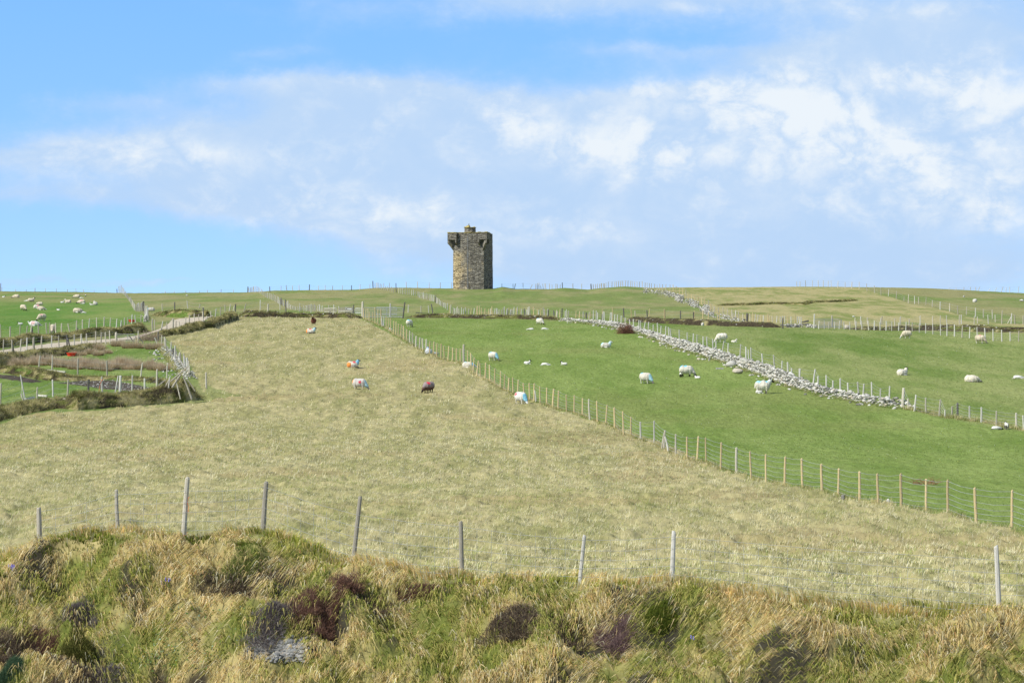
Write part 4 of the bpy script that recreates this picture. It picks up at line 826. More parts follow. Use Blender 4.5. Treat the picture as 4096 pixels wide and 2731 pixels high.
# ------------------------------------------------------------------ turf banks
PEAT_SHADE = np.array((.065, .052, .034)); MOSS = np.array((.115, .13, .035)); DRY = np.array((.34, .30, .15)); GRN = np.array((.12, .19, .04))  # dark peat tone doubles as painted vegetation shade on the bank faces
def turf_bank(label, low, high, width=1.6, ymin=100, dark=.5, stonesn=0, tuft=220, green=.3, tl=.16, name='turf_bank', rough=.28):
    W_ = path_world(low, .3, ymin); n = len(W_); m = 17
    hx = [p[0] for p in high]; hy = [p[1] for p in high]; V = []; C = []; TP = []
    tuft = int(tuft*2.2); tl = tl*1.35; s = 0; root = empty(name, W_[0]); tag(root, label, 'turf bank'); R0 = np.array(root.location)
    sd = random.randint(0, 999); hs = []
    nr = []
    for i, p in enumerate(W_):
        q = W_[min(i+3, n-1)]-W_[max(i-3, 0)]; q.z = 0; q.normalize(); nn = Vector((-q.y, q.x, 0))
        if nn.y < 0 or (abs(nn.y) < .15 and nn.x > 0): nn = -nn
        nr.append(nn)
        xs = CX+F*p.x/p.y; rt = float(np.interp(xs, hx, hy)); h = (CY-rt)/F*(p.y+width*.4)-p.z; hs.append(max(.15, min(h, 2.0)))
    hs = np.convolve(np.pad(hs, 4, 'edge'), np.ones(9)/9, 'valid')
    for i, p in enumerate(W_):
        nn = nr[i]; h = hs[i]*(1+rough*(float(fbm(i*.08, sd, 1, 3))-.5)*2.2)
        e = min(1, i/4, (n-1-i)/4); h *= max(e, .05)
        for j in range(m):
            t = j/(m-1)*2-1
            prof = (1-abs(t)**2.6)
            lump = (float(fbm(i*.17+3*t, sd+t*3.3, 7, 3))-.5)*.75
            c = p+nn*(width*.5*(1+t)+lump*.9*(1-t*t))
            z = p.z-.12+(h+.12)*prof+lump*.45*(1-t*t)*h
            if j in (0, m-1): z = float(ground(c.x, c.y))-.1
            V.append((c.x-R0[0], c.y-R0[1], z-R0[2]))
            f = float(fbm(i*.35, t*4.2+sd, 11, 3)); g = float(fbm(i*.12+9, t*2+sd, 13, 2))
            k = DRY if f > (.56 if dark < 1.1 else .74) else (PEAT_SHADE if f < .30+.25*dark else MOSS)
            if g > 1-green*.9: k = GRN
            if t > -.25 and t < .5 and f > (.42 if dark < 1.1 else .62): k = DRY*.7+MOSS*.3
            C.append(k)
            TP.append((c.x, c.y, z, t, f, g))
    i = np.arange(n-1)[:, None]*m+np.arange(m-1)[None, :]
    Fq = np.stack([i, i+m, i+m+1, i+1], -1).reshape(-1, 4)
    me = npmesh('bank_body', V, [Fq], M_BANK, np.array(C), smooth=True); mobj('bank_body', me, root)
    TP = np.array(TP); L = n*.3; k = int(L*tuft); ii = RNG.integers(0, len(TP), k); T = TP[ii]; kp = T[:, 3] < .75; T = T[kp]; k = len(T)
    pos = T[:, :3]+RNG.normal(0, .10, (k, 3))*np.array([1, 1, .35])-np.array([0, 0, .02])
    pal = np.array([(.70, .60, .32), (.50, .45, .18), (.30, .32, .085), (.16, .19, .045), (.075, .06, .04)])
    w = sstep(.3, .6, T[:, 4]); r = RNG.random(k)
    idx = np.where(r < w*1.05+.08, RNG.choice([0, 1, 2], k, p=[.45, .35, .2]), RNG.choice([2, 3, 4], k, p=[.35, .25+.15*(1-dark), .40-.15*(1-dark)]))
    tsh = vn(pos[:, 0]/.35, pos[:, 1]/.35+pos[:, 2]*3, 5); c = pal[idx]*RNG.uniform(.7, 1.15, k)[:, None]*(.3+1.25*tsh)[:, None]
    dist = W_[n//2].y
    Vb, f, Cb = blades(pos-R0, tl*RNG.uniform(.6, 1.5, k), np.full(k, max(.015, dist*.00013)), RNG.uniform(.3, .95, k), RNG.normal(-.6, 1.3, k), c, c*1.1, tri=True, droop=.6)
    me = npmesh('grass_fringe', Vb, f, M_BLADE, Cb); tag(mobj('grass_fringe', me, root), kind='stuff')
    if stonesn:
        ii = RNG.integers(0, len(TP), stonesn*4); T = TP[ii]; T = T[(T[:, 3] < .1)][:stonesn]
        stones('embedded_stones', T[:, :3]-R0, RNG.uniform(.05, .13, len(T)), parent=root, probs=[.1, .3, .05, .3, .05, .2])
    return root
B1L = C1([(-500, 1640), (0, 1530), (300, 1450), (600, 1395), (800, 1415), (1200, 1385), (1500, 1365), (1700, 1345), (1850, 1335), (1950, 1325), (2060, 1308)])+C2([(0, 1290), (50, 1272)])
B1H = C1([(-500, 1400), (0, 1360), (300, 1340), (450, 1295), (600, 1295), (750, 1280), (850, 1245), (910, 1235), (970, 1275), (1200, 1275), (1300, 1270), (1500, 1262), (1620, 1255), (1700, 1230), (1800, 1200), (1900, 1160), (1960, 1115), (2040, 1105), (2090, 1150)])+C2([(0, 1190), (50, 1235)])
turf_bank('broad lumpy turf bank in front of the paddock, meeting the straw field', B1L, B1H, 2.2, 110, .75, 10, 520, .12, .20, rough=.40)
turf_bank('dark mossy bank with pale stones below the gravel track', C1([(-600, 1010), (0, 962), (130, 945), (300, 905), (420, 870), (560, 850), (800, 832), (1000, 790), (1150, 765)]), C1([(-600, 880), (0, 845), (150, 832), (350, 805), (500, 772), (700, 765), (900, 738), (1050, 728), (1150, 725)]), 1.6, 130, .95, 40, 300, .15)
turf_bank('long turf bank on the far side of the gravel track', C1([(-600, 800), (0, 762), (300, 722), (600, 682), (900, 655), (1200, 632), (1500, 603), (1590, 590)]), C1([(-600, 690), (0, 668), (250, 655), (420, 622), (600, 635), (700, 602), (900, 583), (1100, 563), (1300, 553), (1450, 525), (1590, 505)]), 1.7, 150, .7, 12, 330, .15)
turf_bank('dark gorse covered bank behind the upper track', C1([(1565, 425), (1750, 440), (1950, 442), (2143, 440)])+C2([(60, 440), (140, 437)]), C1([(1565, 385), (1700, 375), (1900, 358), (2143, 370)])+C2([(60, 368), (140, 388)]), 2.2, 200, .7, 2, 260, .45)
turf_bank('turf bank with white stones between the upper track and the straw field', C1([(1660, 650), (1800, 632), (2000, 600), (2143, 562)])+C2([(100, 535), (200, 505), (320, 465), (400, 445)]), C1([(1660, 605), (1800, 585), (1900, 560), (2000, 525), (2143, 492)])+C2([(100, 452), (200, 425), (320, 400), (400, 380)]), 1.0, 180, .6, 16, 260, .12)
turf_bank('straight turf bank closing the top of the straw field', C2([(380, 440), (600, 442), (900, 444), (1200, 447), (1500, 450), (1670, 452)]), C2([(380, 380), (500, 374), (700, 374), (900, 383), (1200, 393), (1500, 400), (1670, 418)]), 1.6, 200, 1.12, 24, 170, .08)
turf_bank('low dark bank behind the central green field, studded with boulders', C3([(60, 447), (300, 448), (600, 452), (900, 456), (1200, 460), (1500, 468), (1630, 472)]), C3([(60, 418), (350, 404), (620, 412), (900, 417), (1200, 426), (1500, 432), (1630, 436)]), 1.4, 200, 1.15, 60, 150, .1)
turf_bank('dark peat bank running right behind the white wall', C4([(240, 478), (500, 502), (900, 522), (1300, 534), (1700, 546), (1930, 550)]), C4([(240, 440), (500, 456), (700, 462), (1000, 470), (1300, 482), (1500, 492), (1930, 502)]), 1.8, 200, 1.4, 20, 110, .0, .09)
turf_bank('dark stony bank behind the row of thin white posts', C5([(430, 522), (700, 528), (900, 532), (1200, 528), (1500, 538), (1800, 545), (2142, 545), (2400, 550)]), C5([(430, 488), (700, 486), (900, 488), (1200, 480), (1500, 484), (1800, 488), (2142, 492), (2400, 500)]), 1.7, 180, 1.2, 40, 150, .2, .1)
turf_bank('mossy bank crossing the paddock below the brown rushes', C1([(-600, 1010), (0, 1022), (200, 1050), (400, 1095), (600, 1112), (900, 1105), (1200, 1105), (1450, 1115), (1660, 1140)]), C1([(-600, 950), (0, 965), (300, 985), (420, 1012), (550, 1035), (900, 1045), (1200, 1062), (1500, 1085), (1660, 1095)]), 1.6, 110, .55, 4, 420, .35)
turf_bank('eroded brown step in the hillside above the right hand gate', C4([(1240, 322), (1500, 318), (1800, 305), (2143, 312)])+C5([(150, 262), (400, 258), (560, 245)]), C4([(1240, 300), (1500, 300), (1800, 284), (2143, 290)])+C5([(150, 246), (400, 240), (560, 233)]), .9, 200, .3, 8, 160, .25, .12)

# ------------------------------------------------------------------ rough growth along fences and wall feet
def fringe(name, label, px, n, half, L0, w, pal, ymin=62, side=0.0):
    P = [pix(x, y, ymin) for x, y in px]; A = np.array([(p.x, p.y) for p in P]); seg_ = np.linalg.norm(np.diff(A, axis=0), axis=1); cum = np.concatenate([[0], np.cumsum(seg_)])
    kt = max(40, n//22); tt = RNG.uniform(0, cum[-1], kt); to = RNG.normal(side, half, kt); ti = RNG.integers(0, kt, n)
    t = tt[ti]+RNG.normal(0, .13, n); o = to[ti]+RNG.normal(0, .10, n)
    X = np.interp(t, cum, A[:, 0]); Y = np.interp(t, cum, A[:, 1]); X = X+RNG.normal(0, .1, n); Y = Y+o
    tb = RNG.random(kt)[ti]; th = RNG.random(kt)[ti]
    pal = np.array(pal); ci = np.minimum((tb*.7*len(pal)+RNG.random(n)*.3*len(pal)).astype(int), len(pal)-1); c = pal[ci]*RNG.uniform(.75, 1.15, n)[:, None]*(.65+.6*th)[:, None]
    V, f, C = blades(np.stack([X, Y, ground(X, Y)-.02], -1), L0*RNG.uniform(.4, 1.3, n)*(.5+th), w*Y/100.0, RNG.uniform(.15, .9, n), RNG.normal(.2, 1.2, n), c, c*1.1, tri=True)
    tag(mobj(name, npmesh(name, V, f, M_BLADE, C)), label, 'grass', kind='stuff')
MIXG = [(.80, .70, .42), (.66, .57, .30), (.50, .46, .20), (.30, .33, .10), (.18, .26, .05)]
fringe('fence_line_grass', 'rough untrimmed grass growing along the diagonal stake fence', [(q[0], q[2]) for q in mid], 26000, .32, .20, .022, MIXG, 62)
fringe('wall_foot_grass', 'tufted grass growing along the foot of the long white wall', [(x, y+1) for x, y in MWL[1:]], 22000, .30, .20, .020, [(.20, .32, .06), (.28, .36, .10), (.42, .42, .18), (.60, .54, .30)], 100, -.15)
fringe('wall_foot_grass', 'long dry grass swallowing the collapsed wall beside the paddock', [(x+6, y-8) for x, y in PWL], 7000, .5, .34, .022, MIXG, 110)
fringe('fence_line_grass', 'rough grass under the fence beyond the end of the wall', [(3620, 1636), (3710, 1652), (3780, 1668), (3900, 1683), (4000, 1702), (4120, 1725)], 5000, .5, .24, .022, MIXG, 100)

# ------------------------------------------------------------------ gates
def gate(label, xl, xr, top, bot, bars=6, arch='r', ymin=150, mat=None, r=.022, braces=(.33, .66), dyr=0.0, rowr=None, name='field_gate'):
    a = pix(xl, bot, ymin); c = pix(xr, rowr or bot, ymin); 
    H = (CY-top)/F*a.y-a.z; root = empty(name, a); tag(root, label, 'gate')
    d = c-a; L = d.length; ux = d.normalized(); up = Vector((0, 0, 1)); z0 = .12
    b = MB(); rad = .18
    pts = [ux*0+up*z0, ux*0+up*H] if arch != 'l' else [up*z0, up*(H-rad), ux*rad*.3+up*(H-rad*.3), ux*rad+up*H]
    pts += ([ux*L+up*H] if arch != 'r' else [ux*(L-rad)+up*H, ux*(L-rad*.3)+up*(H-rad*.3), ux*L+up*(H-rad)])
    pts += [ux*L+up*z0, up*z0]
    b.tube(pts, r*1.25, 6); b.build('frame', mat or M_GALV, root)
    for i in range(1, bars):
        m = MB(); z = z0+(H-z0)*(i/bars)**1.15; m.tube([up*z, ux*L+up*z], r*.8, 5); m.build('bar', mat or M_GALV, root)
    for t in braces:
        m = MB(); m.tube([ux*(L*t)+up*z0, ux*(L*t)+up*H], r, 5); m.build('brace', mat or M_GALV, root)
    return root
gate('large galvanised tube gate between the straw and green fields', 1458, 1612, 1231, 1272, 5, 'r', 200, braces=(.28, .58), r=.035)
gate('second galvanised gate standing open behind the large one', 1506, 1588, 1229, 1262, 5, 'r', 200, braces=(.5,), r=.03)
gate('small rounded gate left of the big gate post', 1420, 1450, 1233, 1256, 5, 'l', 200, braces=(), r=.03)
gate('long tube gate with many bars set in the right hand bank', 3262, 3367, 1277, 1313, 8, 'r', 180, braces=(.33, .66), r=.026)
gate('wire gate beside the track at the top of the paddock', 466, 541, 1337, 1368, 4, 'r', 150, braces=(.6,), r=.02)
def single_post(label, x, top, base, kind, r, tx=None, ymin=150, cat='post', name='gate_post'):
    p = pix(x, base, ymin); h = (CY-top)/F*p.y-p.z
    o = place_post(None, p, h, kind, ((tx-x)/F*p.y) if tx else 0, r, name); return tag(o, label, cat)
single_post('thick round grey gate post at the top end of the diagonal fence', 1451, 1206, 1270, 'g', .13, ymin=200)
single_post('pale stone-like gate post with blue twine in the middle of the large gate', 1561, 1214, 1266, 'p', .11, ymin=200)
single_post('dark leaning gate post at the right end of the large gate', 1611, 1208, 1275, 'd', .09, 1619, ymin=200)
single_post('tall white square gate post at the left of the right hand gate', 3257, 1256, 1314, 'p', .08)
single_post('grey stone gate post behind the bars of the right hand gate', 3328, 1262, 1307, 'g', .10)
single_post('thick weathered post where the track fences meet', 610, 1275, 1325, 'g', .08, ymin=180)
single_post('second thinner post where the track fences meet', 619, 1278, 1322, 'g', .05, ymin=180)
single_post('dark post at the end of the fallen rail above the paddock', 632, 1326, 1366, 'd', .07, ymin=150)
single_post('grey post beside the wire gate of the paddock', 552, 1323, 1372, 'g', .05, ymin=150)

# ------------------------------------------------------------------ loose timber
def S_(l, T): return T(l)
pole('leaning_pole', 'longest grey pole slanting over the paddock corner, lower end left', 'pole', *C1([(1785, 1108)])[0], *C1([(1957, 965)])[0], .055, 'g', 110, bank=1611)
pole('leaning_pole', 'wide dark grey plank leaning right below the longest slanting pole', 'pole', *C1([(1800, 1172)])[0], *C1([(1890, 1040)])[0], .075, 'g', 110, bank=1611)
pole('leaning_pole', 'pale pole lying low and slanting on the front of the paddock bank', 'pole', *C1([(1600, 1285)])[0], *C1([(1740, 1168)])[0], .06, 'p', 110, bank=1611)
pole('leaning_pole', 'near upright pale pole at the left of the paddock corner tangle', 'pole', *C1([(1745, 1306)])[0], *C1([(1775, 1067)])[0], .055, 'p', 110, bank=1611)
pole('leaning_pole', 'thin grey pole tilting left in the middle of the corner tangle', 'pole', *C1([(1885, 1292)])[0], *C1([(1830, 1070)])[0], .04, 'g', 110, bank=1611)
pole('leaning_pole', 'thick grey pole tilting left at the right of the corner tangle', 'pole', *C1([(2005, 1293)])[0], *C1([(1918, 1062)])[0], .065, 'g', 110, bank=1611)
pole('leaning_pole', 'faint short pole farthest right in the corner tangle', 'pole', *C1([(2040, 1210)])[0], *C1([(1950, 1080)])[0], .035, 'g', 110, bank=1611)
pole('leaning_pole', 'short pole propped against the left upright of the corner tangle', 'pole', *C1([(1728, 1165)])[0], *C1([(1768, 1092)])[0], .045, 'g', 110, bank=1611)
pole('leaning_pole', 'low grey pole slanting left of the corner tangle behind the fence', 'pole', *C1([(1660, 1152)])[0], *C1([(1738, 1092)])[0], .045, 'g', 110, bank=1611)
pole('leaning_pole', 'dark short prop leaning left beside the paddock wire gate', 'pole', *C1([(1402, 703)])[0], *C1([(1350, 635)])[0], .06, 'd', 150)
pole('leaning_pole', 'dark short prop leaning left beyond the paddock wire gate', 'pole', *C1([(1503, 712)])[0], *C1([(1450, 650)])[0], .055, 'd', 150)
pole('leaning_pole', 'pale short prop under the fallen rail near the track', 'pole', *C1([(1642, 716)])[0], *C1([(1618, 655)])[0], .06, 'p', 150)
pole('leaning_pole', 'grey prop making an A with a post on the far right bank', 'pole', *T5([(1985, 462, 462)])[0][:2], *T5([(2022, 395, 395)])[0][:2], .05, 'g', 180)
def plank(name, label, cat, xa, ra, xb, rb, w=.16, t=.05, kind='g', ymin=110, lift=.05, abs_z=False):
    a = pix(xa, ra, ymin); b = pix(xb, rb, ymin)
    if abs_z: b = Vector(((xb-CX)/F*a.y, a.y, (CY-rb)/F*a.y)); a = Vector(((xa-CX)/F*a.y, a.y, (CY-ra)/F*a.y))
    m = MB(); m.plank(Vector((0, 0, lift)), b-a+Vector((0, 0, lift)), w, t); o = m.build(name, {'p': M_PALE, 'g': M_GREY, 'd': M_DARKW}[kind]); o.location = a
    return tag(o, label, cat)
plank('plank', 'pale loose plank lying on the mossy paddock bank', 'plank', *C1([(490, 1012)])[0], *C1([(682, 1042)])[0], .2, .08, 'p', 110, .15)
plank('plank', 'grey rail fallen across the front left corner of the paddock', 'plank', *C1([(400, 1268)])[0], *C1([(490, 1278)])[0], .12, .06, 'p', 110, .1)
plank('plank', 'low grey board lying left in the paddock front corner', 'plank', *C1([(268, 1302)])[0], *C1([(360, 1290)])[0], .14, .08, 'p', 110, .05)
plank('plank', 'dark fallen rail raised above the track edge near the junction', 'plank', *C1([(1480, 588)])[0], *C1([(1655, 607)])[0], .14, .10, 'd', 150, 0, True)
plank('plank', 'long grey beam resting along the boulders behind the central field', 'plank', *C3([(165, 398)])[0], *C3([(370, 412)])[0], .26, .2, 'd', 200, 0, True)
plank('plank', 'small pale plank lying in the green field near the white wall', 'plank', *C4([(1212, 985)])[0], *C4([(1292, 984)])[0], .12, .07, 'p', 110, .06)
plank('plank', 'upper dark rail of the broken hurdle left of the right hand gate', 'plank', *T5([(15, 455, 455)])[0][:2], *T5([(84, 437, 437)])[0][:2], .2, .06, 'd', 180, 0, True)
plank('plank', 'lower dark rail of the broken hurdle left of the right hand gate', 'plank', *T5([(0, 476, 476)])[0][:2], *T5([(84, 470, 470)])[0][:2], .2, .06, 'd', 180, 0, True)

# the broken sheep hurdle and red backed feeder by the straw field bank
def hurdle(label, x0, x1, top, bot, rails=4, ymin=200, kind='g'):
    a = pix(x0, bot, ymin); L = (x1-x0)/F*a.y; H = (CY-top)/F*a.y-a.z; root = empty('wooden_hurdle', a); tag(root, label, 'hurdle')
    for i in range(rails):
        m = MB(); z = .1+(H-.15)*i/(rails-1); m.plank(Vector((0, 0, z)), Vector((L, 0, z+random.uniform(-.08, .08))), .14, .04); m.build('rail', {'g': M_GREY, 'd': M_DARKW}[kind], root)
    for t in (0, .5, 1):
        m = MB(); m.plank(Vector((L*t, .05, 0)), Vector((L*t+random.uniform(-.08, .08), .05, H+.06)), .14, .06); m.build('upright', M_GREY, root)
    return root
hurdle('patched grey wooden hurdle left of the small rounded gate', *[C2([(1455, 348)])[0][0], C2([(1595, 348)])[0][0]], C2([(0, 345)])[0][1], C2([(0, 398)])[0][1])
hurdle('collapsing hurdle of slanting boards on the bank of the straw field', C2([(1300, 0)])[0][0], C2([(1420, 0)])[0][0], C2([(0, 345)])[0][1], C2([(0, 392)])[0][1], 3)
m = MB(); m.box((0, 0, 0), (.95, .35, .45)); m.box((-.03, -.02, .45), (.98, .37, .50)); m.box((.08, -.03, .1), (.18, 0, .4)); m.box((.7, -.03, .1), (.8, 0, .4))
o = m.build('feed_box', M_WHITEP); o.location = pix(*C2([(1520, 385)])[0], 200)+Vector((0, 0, .1)); tag(o, 'small white box standing against the patched wooden hurdle', 'box')
m = MB()
def tub(label, x, row, w=.62, ymin=150):
    p = pix(x, row, ymin); m = MB(); n = 20; prof = [(w*.40, 0), (w*.5, .24), (w*.56, .245), (w*.56, .28), (w*.47, .28), (w*.38, .04), (0.001, .035)]
    for i in range(len(prof)-1):
        (r0, z0), (r1, z1) = prof[i:i+2]
        m.add([(r0*math.cos(2*math.pi*j/n), r0*math.sin(2*math.pi*j/n), z0) for j in range(n)]+[(r1*math.cos(2*math.pi*j/n), r1*math.sin(2*math.pi*j/n), z1) for j in range(n)], [(j, (j+1) % n, n+(j+1) % n, n+j) for j in range(n)])
    o = m.build('feed_tub', M_RED); o.location = p; return tag(o, label, 'tub', 'red feed tubs')
tub('red plastic feed tub on the grass of the left green field by the fence', *C1([(1380, 490)])[0], .8, 180)
tub('red plastic feed tub beside the brown rushes in the paddock', *C1([(747, 846)])[0], .8, 140)
m = MB(); m.tube([(0, 0, 1.05), (-.10, -.03, .9), (-.17, -.04, .6), (-.22, -.05, .3), (-.32, -.05, .03), (-.1, -.06, .02)], .016, 5); m.tube([(0.0, -.06, 1.02), (.05, -.06, 1.06), (-.12, -.07, 1.06)], .016, 5)
o = m.build('rope', M_ROPE); p = pix(*T6([(1366, 855, 1110)])[0][::2][:2], 110); o.location = p; tag(o, 'orange rope hanging from a paddock fence post', 'rope')
m = MB(); m.tube([(.03, -.06, .13), (-.06, -.02, .14), (0, .06, .14), (.06, 0, .13), (.08, -.05, .20), (.06, -.05, .1)], .007, 5); m.tube([(.09, -.03, .62), (.11, -.03, .75), (.08, -.04, .82), (.10, -.03, .95), (.13, -.03, .97)], .007, 5)
o = m.build('twine', M_ROPE); o.location = bank_top(736, 0)+Vector((0, 0, .02)); tag(o, 'orange twine knotted round the tallest post on the foreground bank', 'twine')
m = MB()
for i in range(3): m.tube([(0, -.05*i, .18+.02*i), (.12, -.05, .1), (.3, 0, .16)], .05, 6)
o = m.build('plastic_sack', M_WHITEP, smooth=True); o.location = pix(*C2([(1980, 576)])[0], 150); tag(o, 'crumpled white plastic sack at the foot of the diagonal fence', 'sack')

# ------------------------------------------------------------------ loose stones
def boulder(label, x, row, s, ymin=62, ci=0, sq=1.0):
    p = pix(x, row, ymin); T, Fc = ST[random.randrange(8)]
    V = T*np.array([s, s*.7, s*.6*sq]); a = random.uniform(0, 6.28); c, sn = math.cos(a), math.sin(a); V = V@np.array([[c, -sn*.5, 0], [sn*.5, c, 0], [0, 0, 1]])
    V[:, 2] += s*.3
    me = npmesh('boulder', V, [Fc], M_STONEWALL, np.tile(STONEC[ci], (len(V), 1))); o = mobj('boulder', me); o.location = p
    return tag(o, label, 'stone')
boulder('tan boulder sheltering a black headed lamb beside the white wall', *C4([(1442, 1030)])[0], .5, ci=4)
boulder('grey slab leaning at the foot of the white wall, left of the lamb', *C4([(1375, 958)])[0], .55, ci=1)
boulder('pinkish stone alone in the green field below the white wall', *C4([(1028, 885)])[0], .28, ci=4)
boulder('flat grey stone at the wall foot beneath its leftmost tall post', *C4([(672, 728)])[0], .38, ci=0, sq=.5)
boulder('pale flat stone on the grass below the white wall, lower of the pair', *C4([(778, 765)])[0], .3, ci=0, sq=.5)
boulder('dark stone resting on the slope just below the middle of the wall', *C4([(1145, 886)])[0], .3, ci=3)
boulder('white stone on the dark peat bank front, right of the brown bush', *C4([(1072, 530)])[0], .45, 200, 0)
boulder('large white rock on the upper right hillside', *T5([(1675, 262, 262)])[0][:2], .75, 250, 0)
boulder('smaller grey rock above the large white rock on the upper right hillside', *T5([(1567, 212, 212)])[0][:2], .35, 250, 1)
boulder('flat white rock at the right edge of the upper hillside', *T5([(2118, 255, 255)])[0][:2], .7, 250, 0, .5)
boulder('triangular pale slab right of the long tube gate', *T5([(448, 515, 515)])[0][:2], .55, 180, 4)
boulder('small white stone on the hill slope left of the long tube gate fence', *T5([(514, 402, 402)])[0][:2], .22, 200, 2)
boulder('little pale stone alone on the hill behind the dark gorse bank', *C1([(1955, 218)])[0], .3, 250, 1)
boulder('white stump-like stone standing between stakes of the diagonal fence', 3553, 2016, .1, ci=2, sq=2.4)
boulder('dark stump beside the diagonal fence stakes', 3371, 1988, .13, ci=5, sq=2.2)

# ------------------------------------------------------------------ the stone tower
def tower_material(name, dark=1.0):
    m, N, L = newmat(name); out = N.new('ShaderNodeOutputMaterial'); p = N.new('ShaderNodeBsdfPrincipled'); p.inputs['Roughness'].default_value = .9; p.inputs['Specular IOR Level'].default_value = .15
    tc = N.new('ShaderNodeTexCoord')
    def mapn(sc):
        mp = N.new('ShaderNodeMapping'); mp.inputs['Scale'].default_value = sc; L.new(tc.outputs['Object'], mp.inputs[0]); return mp.outputs[0]
    v = N.new('ShaderNodeTexVoronoi'); v.feature = 'F1'; v.inputs['Scale'].default_value = 1; L.new(mapn((2.6, 2.6, 13.0)), v.inputs['Vector'])
    ve = N.new('ShaderNodeTexVoronoi'); ve.feature = 'DISTANCE_TO_EDGE'; ve.inputs['Scale'].default_value = 1; L.new(mapn((2.6, 2.6, 13.0)), ve.inputs['Vector'])
    sp = N.new('ShaderNodeSeparateColor'); L.new(v.outputs['Color'], sp.inputs[0])
    r = N.new('ShaderNodeValToRGB'); e = r.color_ramp.elements; e[0].position = 0; e[0].color = (.07, .065, .055, 1); e[1].position = 1; e[1].color = (.45, .42, .36, 1)
    for pos, c in ((.3, (.15, .138, .118)), (.6, (.24, .22, .18)), (.85, (.33, .30, .24))): x = e.new(pos); x.color = (*c, 1)
    L.new(sp.outputs[0], r.inputs[0])
    big = N.new('ShaderNodeTexNoise'); big.inputs['Scale'].default_value = .55; big.inputs['Detail'].default_value = 4; L.new(mapn((1, 1, .8)), big.inputs['Vector'])
    # yellow lichen, thickest low on the left half of the front
    ox = N.new('ShaderNodeSeparateXYZ'); L.new(tc.outputs['Object'], ox.inputs[0])
    def mm(op, a, b, c=None):
        n = N.new('ShaderNodeMath'); n.operation = op
        for i, q in enumerate((a, b, c)):
            if q is None: continue
            if isinstance(q, (int, float)): n.inputs[i].default_value = q
            else: L.new(q, n.inputs[i])
        return n.outputs[0]
    def mr(x, a, b, c=0, d=1):
        n = N.new('ShaderNodeMapRange'); n.interpolation_type = 'SMOOTHSTEP'; L.new(x, n.inputs[0]); n.inputs[1].default_value = a; n.inputs[2].default_value = b; n.inputs[3].default_value = c; n.inputs[4].default_value = d; return n.outputs[0]
    left = mr(ox.outputs['X'], 1.0, -2.2); low = mr(ox.outputs['Z'], 7.8, 5.8)
    lich = mm('MULTIPLY', mm('MULTIPLY', left, low), mr(big.outputs['Fac'], .30, .55))
    lich2 = mr(big.outputs['Fac'], .60, .72, 0, .5)
    lf = mm('MAXIMUM', lich, lich2)
    mx = N.new('ShaderNodeMix'); mx.data_type = 'RGBA'; mx.blend_type = 'MULTIPLY'; L.new(lf, mx.inputs[0]); L.new(r.outputs[0], mx.inputs[6]); mx.inputs[7].default_value = (2.25, 1.95, 1.4, 1)
    fine = N.new('ShaderNodeTexNoise'); fine.inputs['Scale'].default_value = 3; fine.inputs['Detail'].default_value = 6; L.new(mapn((1, 1, 3.5)), fine.inputs['Vector'])
    f2 = mr(fine.outputs['Fac'], .3, .7, .7, 1.35)
    mx2 = N.new('ShaderNodeMix'); mx2.data_type = 'RGBA'; mx2.blend_type = 'MULTIPLY'; mx2.inputs[0].default_value = 1; L.new(mx.outputs[2], mx2.inputs[6]); L.new(f2, mx2.inputs[7])
    jo = mr(ve.outputs['Distance'], .0, .09, .5, 1.0)
    mx3 = N.new('ShaderNodeMix'); mx3.data_type = 'RGBA'; mx3.blend_type = 'MULTIPLY'; mx3.inputs[0].default_value = 1; L.new(mx2.outputs[2], mx3.inputs[6]); L.new(jo, mx3.inputs[7])
    L.new(mx3.outputs[2], p.inputs['Base Color'])
    b = N.new('ShaderNodeBump'); b.inputs['Strength'].default_value = .9; b.inputs['Distance'].default_value = .08
    hgt = mm('ADD', jo, mm('MULTIPLY', sp.outputs[1], .8)); L.new(hgt, b.inputs['Height']); L.new(b.outputs[0], p.inputs['Normal'])
    L.new(p.outputs[0], out.inputs[0]); MATS[name] = m; return m
M_TOWER = tower_material('tower_masonry')
M_LICHEN = ramp_mat('lichen_slab', [(.3, (.16, .15, .12)), (.5, (.40, .33, .12)), (.7, (.58, .44, .12))], 2.2, 5, .9, .5, bdist=.05)
M_VOID = ramp_mat('interior_shade', [(.3, (.012, .012, .012)), (.7, (.03, .03, .028))], 2, 3, .95, 0)
M_QUOIN = ramp_mat('pale_quoin', [(.3, (.08, .08, .078)), (.5, (.17, .17, .168)), (.7, (.29, .29, .285))], 2.4, 6, .9, .6, stretch=(1, 1, 3), bdist=.05)
def bool_cut(o, boxes):
    m = MB()
    for a, b in boxes: m.box(a, b)
    c = m.build('cutter', M_VOID)
    md = o.modifiers.new('b', 'BOOLEAN'); md.operation = 'DIFFERENCE'; md.object = c; md.solver = 'EXACT'
    dg = bpy.context.evaluated_depsgraph_get(); me = bpy.data.meshes.new_from_object(o.evaluated_get(dg)); o.modifiers.clear(); o.data = me
    bpy.data.objects.remove(c)
def rough_faces(me, seed, amp, cuts):
    bm = bmesh.new(); bm.from_mesh(me)
    bmesh.ops.bisect_plane(bm, geom=bm.verts[:]+bm.edges[:]+bm.faces[:], plane_co=(0, 0, 1), plane_no=(0, 0, 1))
    for z in np.arange(.5, 10.5, .5): bmesh.ops.bisect_plane(bm, geom=bm.verts[:]+bm.edges[:]+bm.faces[:], plane_co=(0, 0, float(z)), plane_no=(0, 0, 1))
    r = random.Random(seed)
    for v in bm.verts: v.co.x += r.uniform(-amp, amp); v.co.y += r.uniform(-amp, amp)
    bm.to_mesh(me); bm.free()
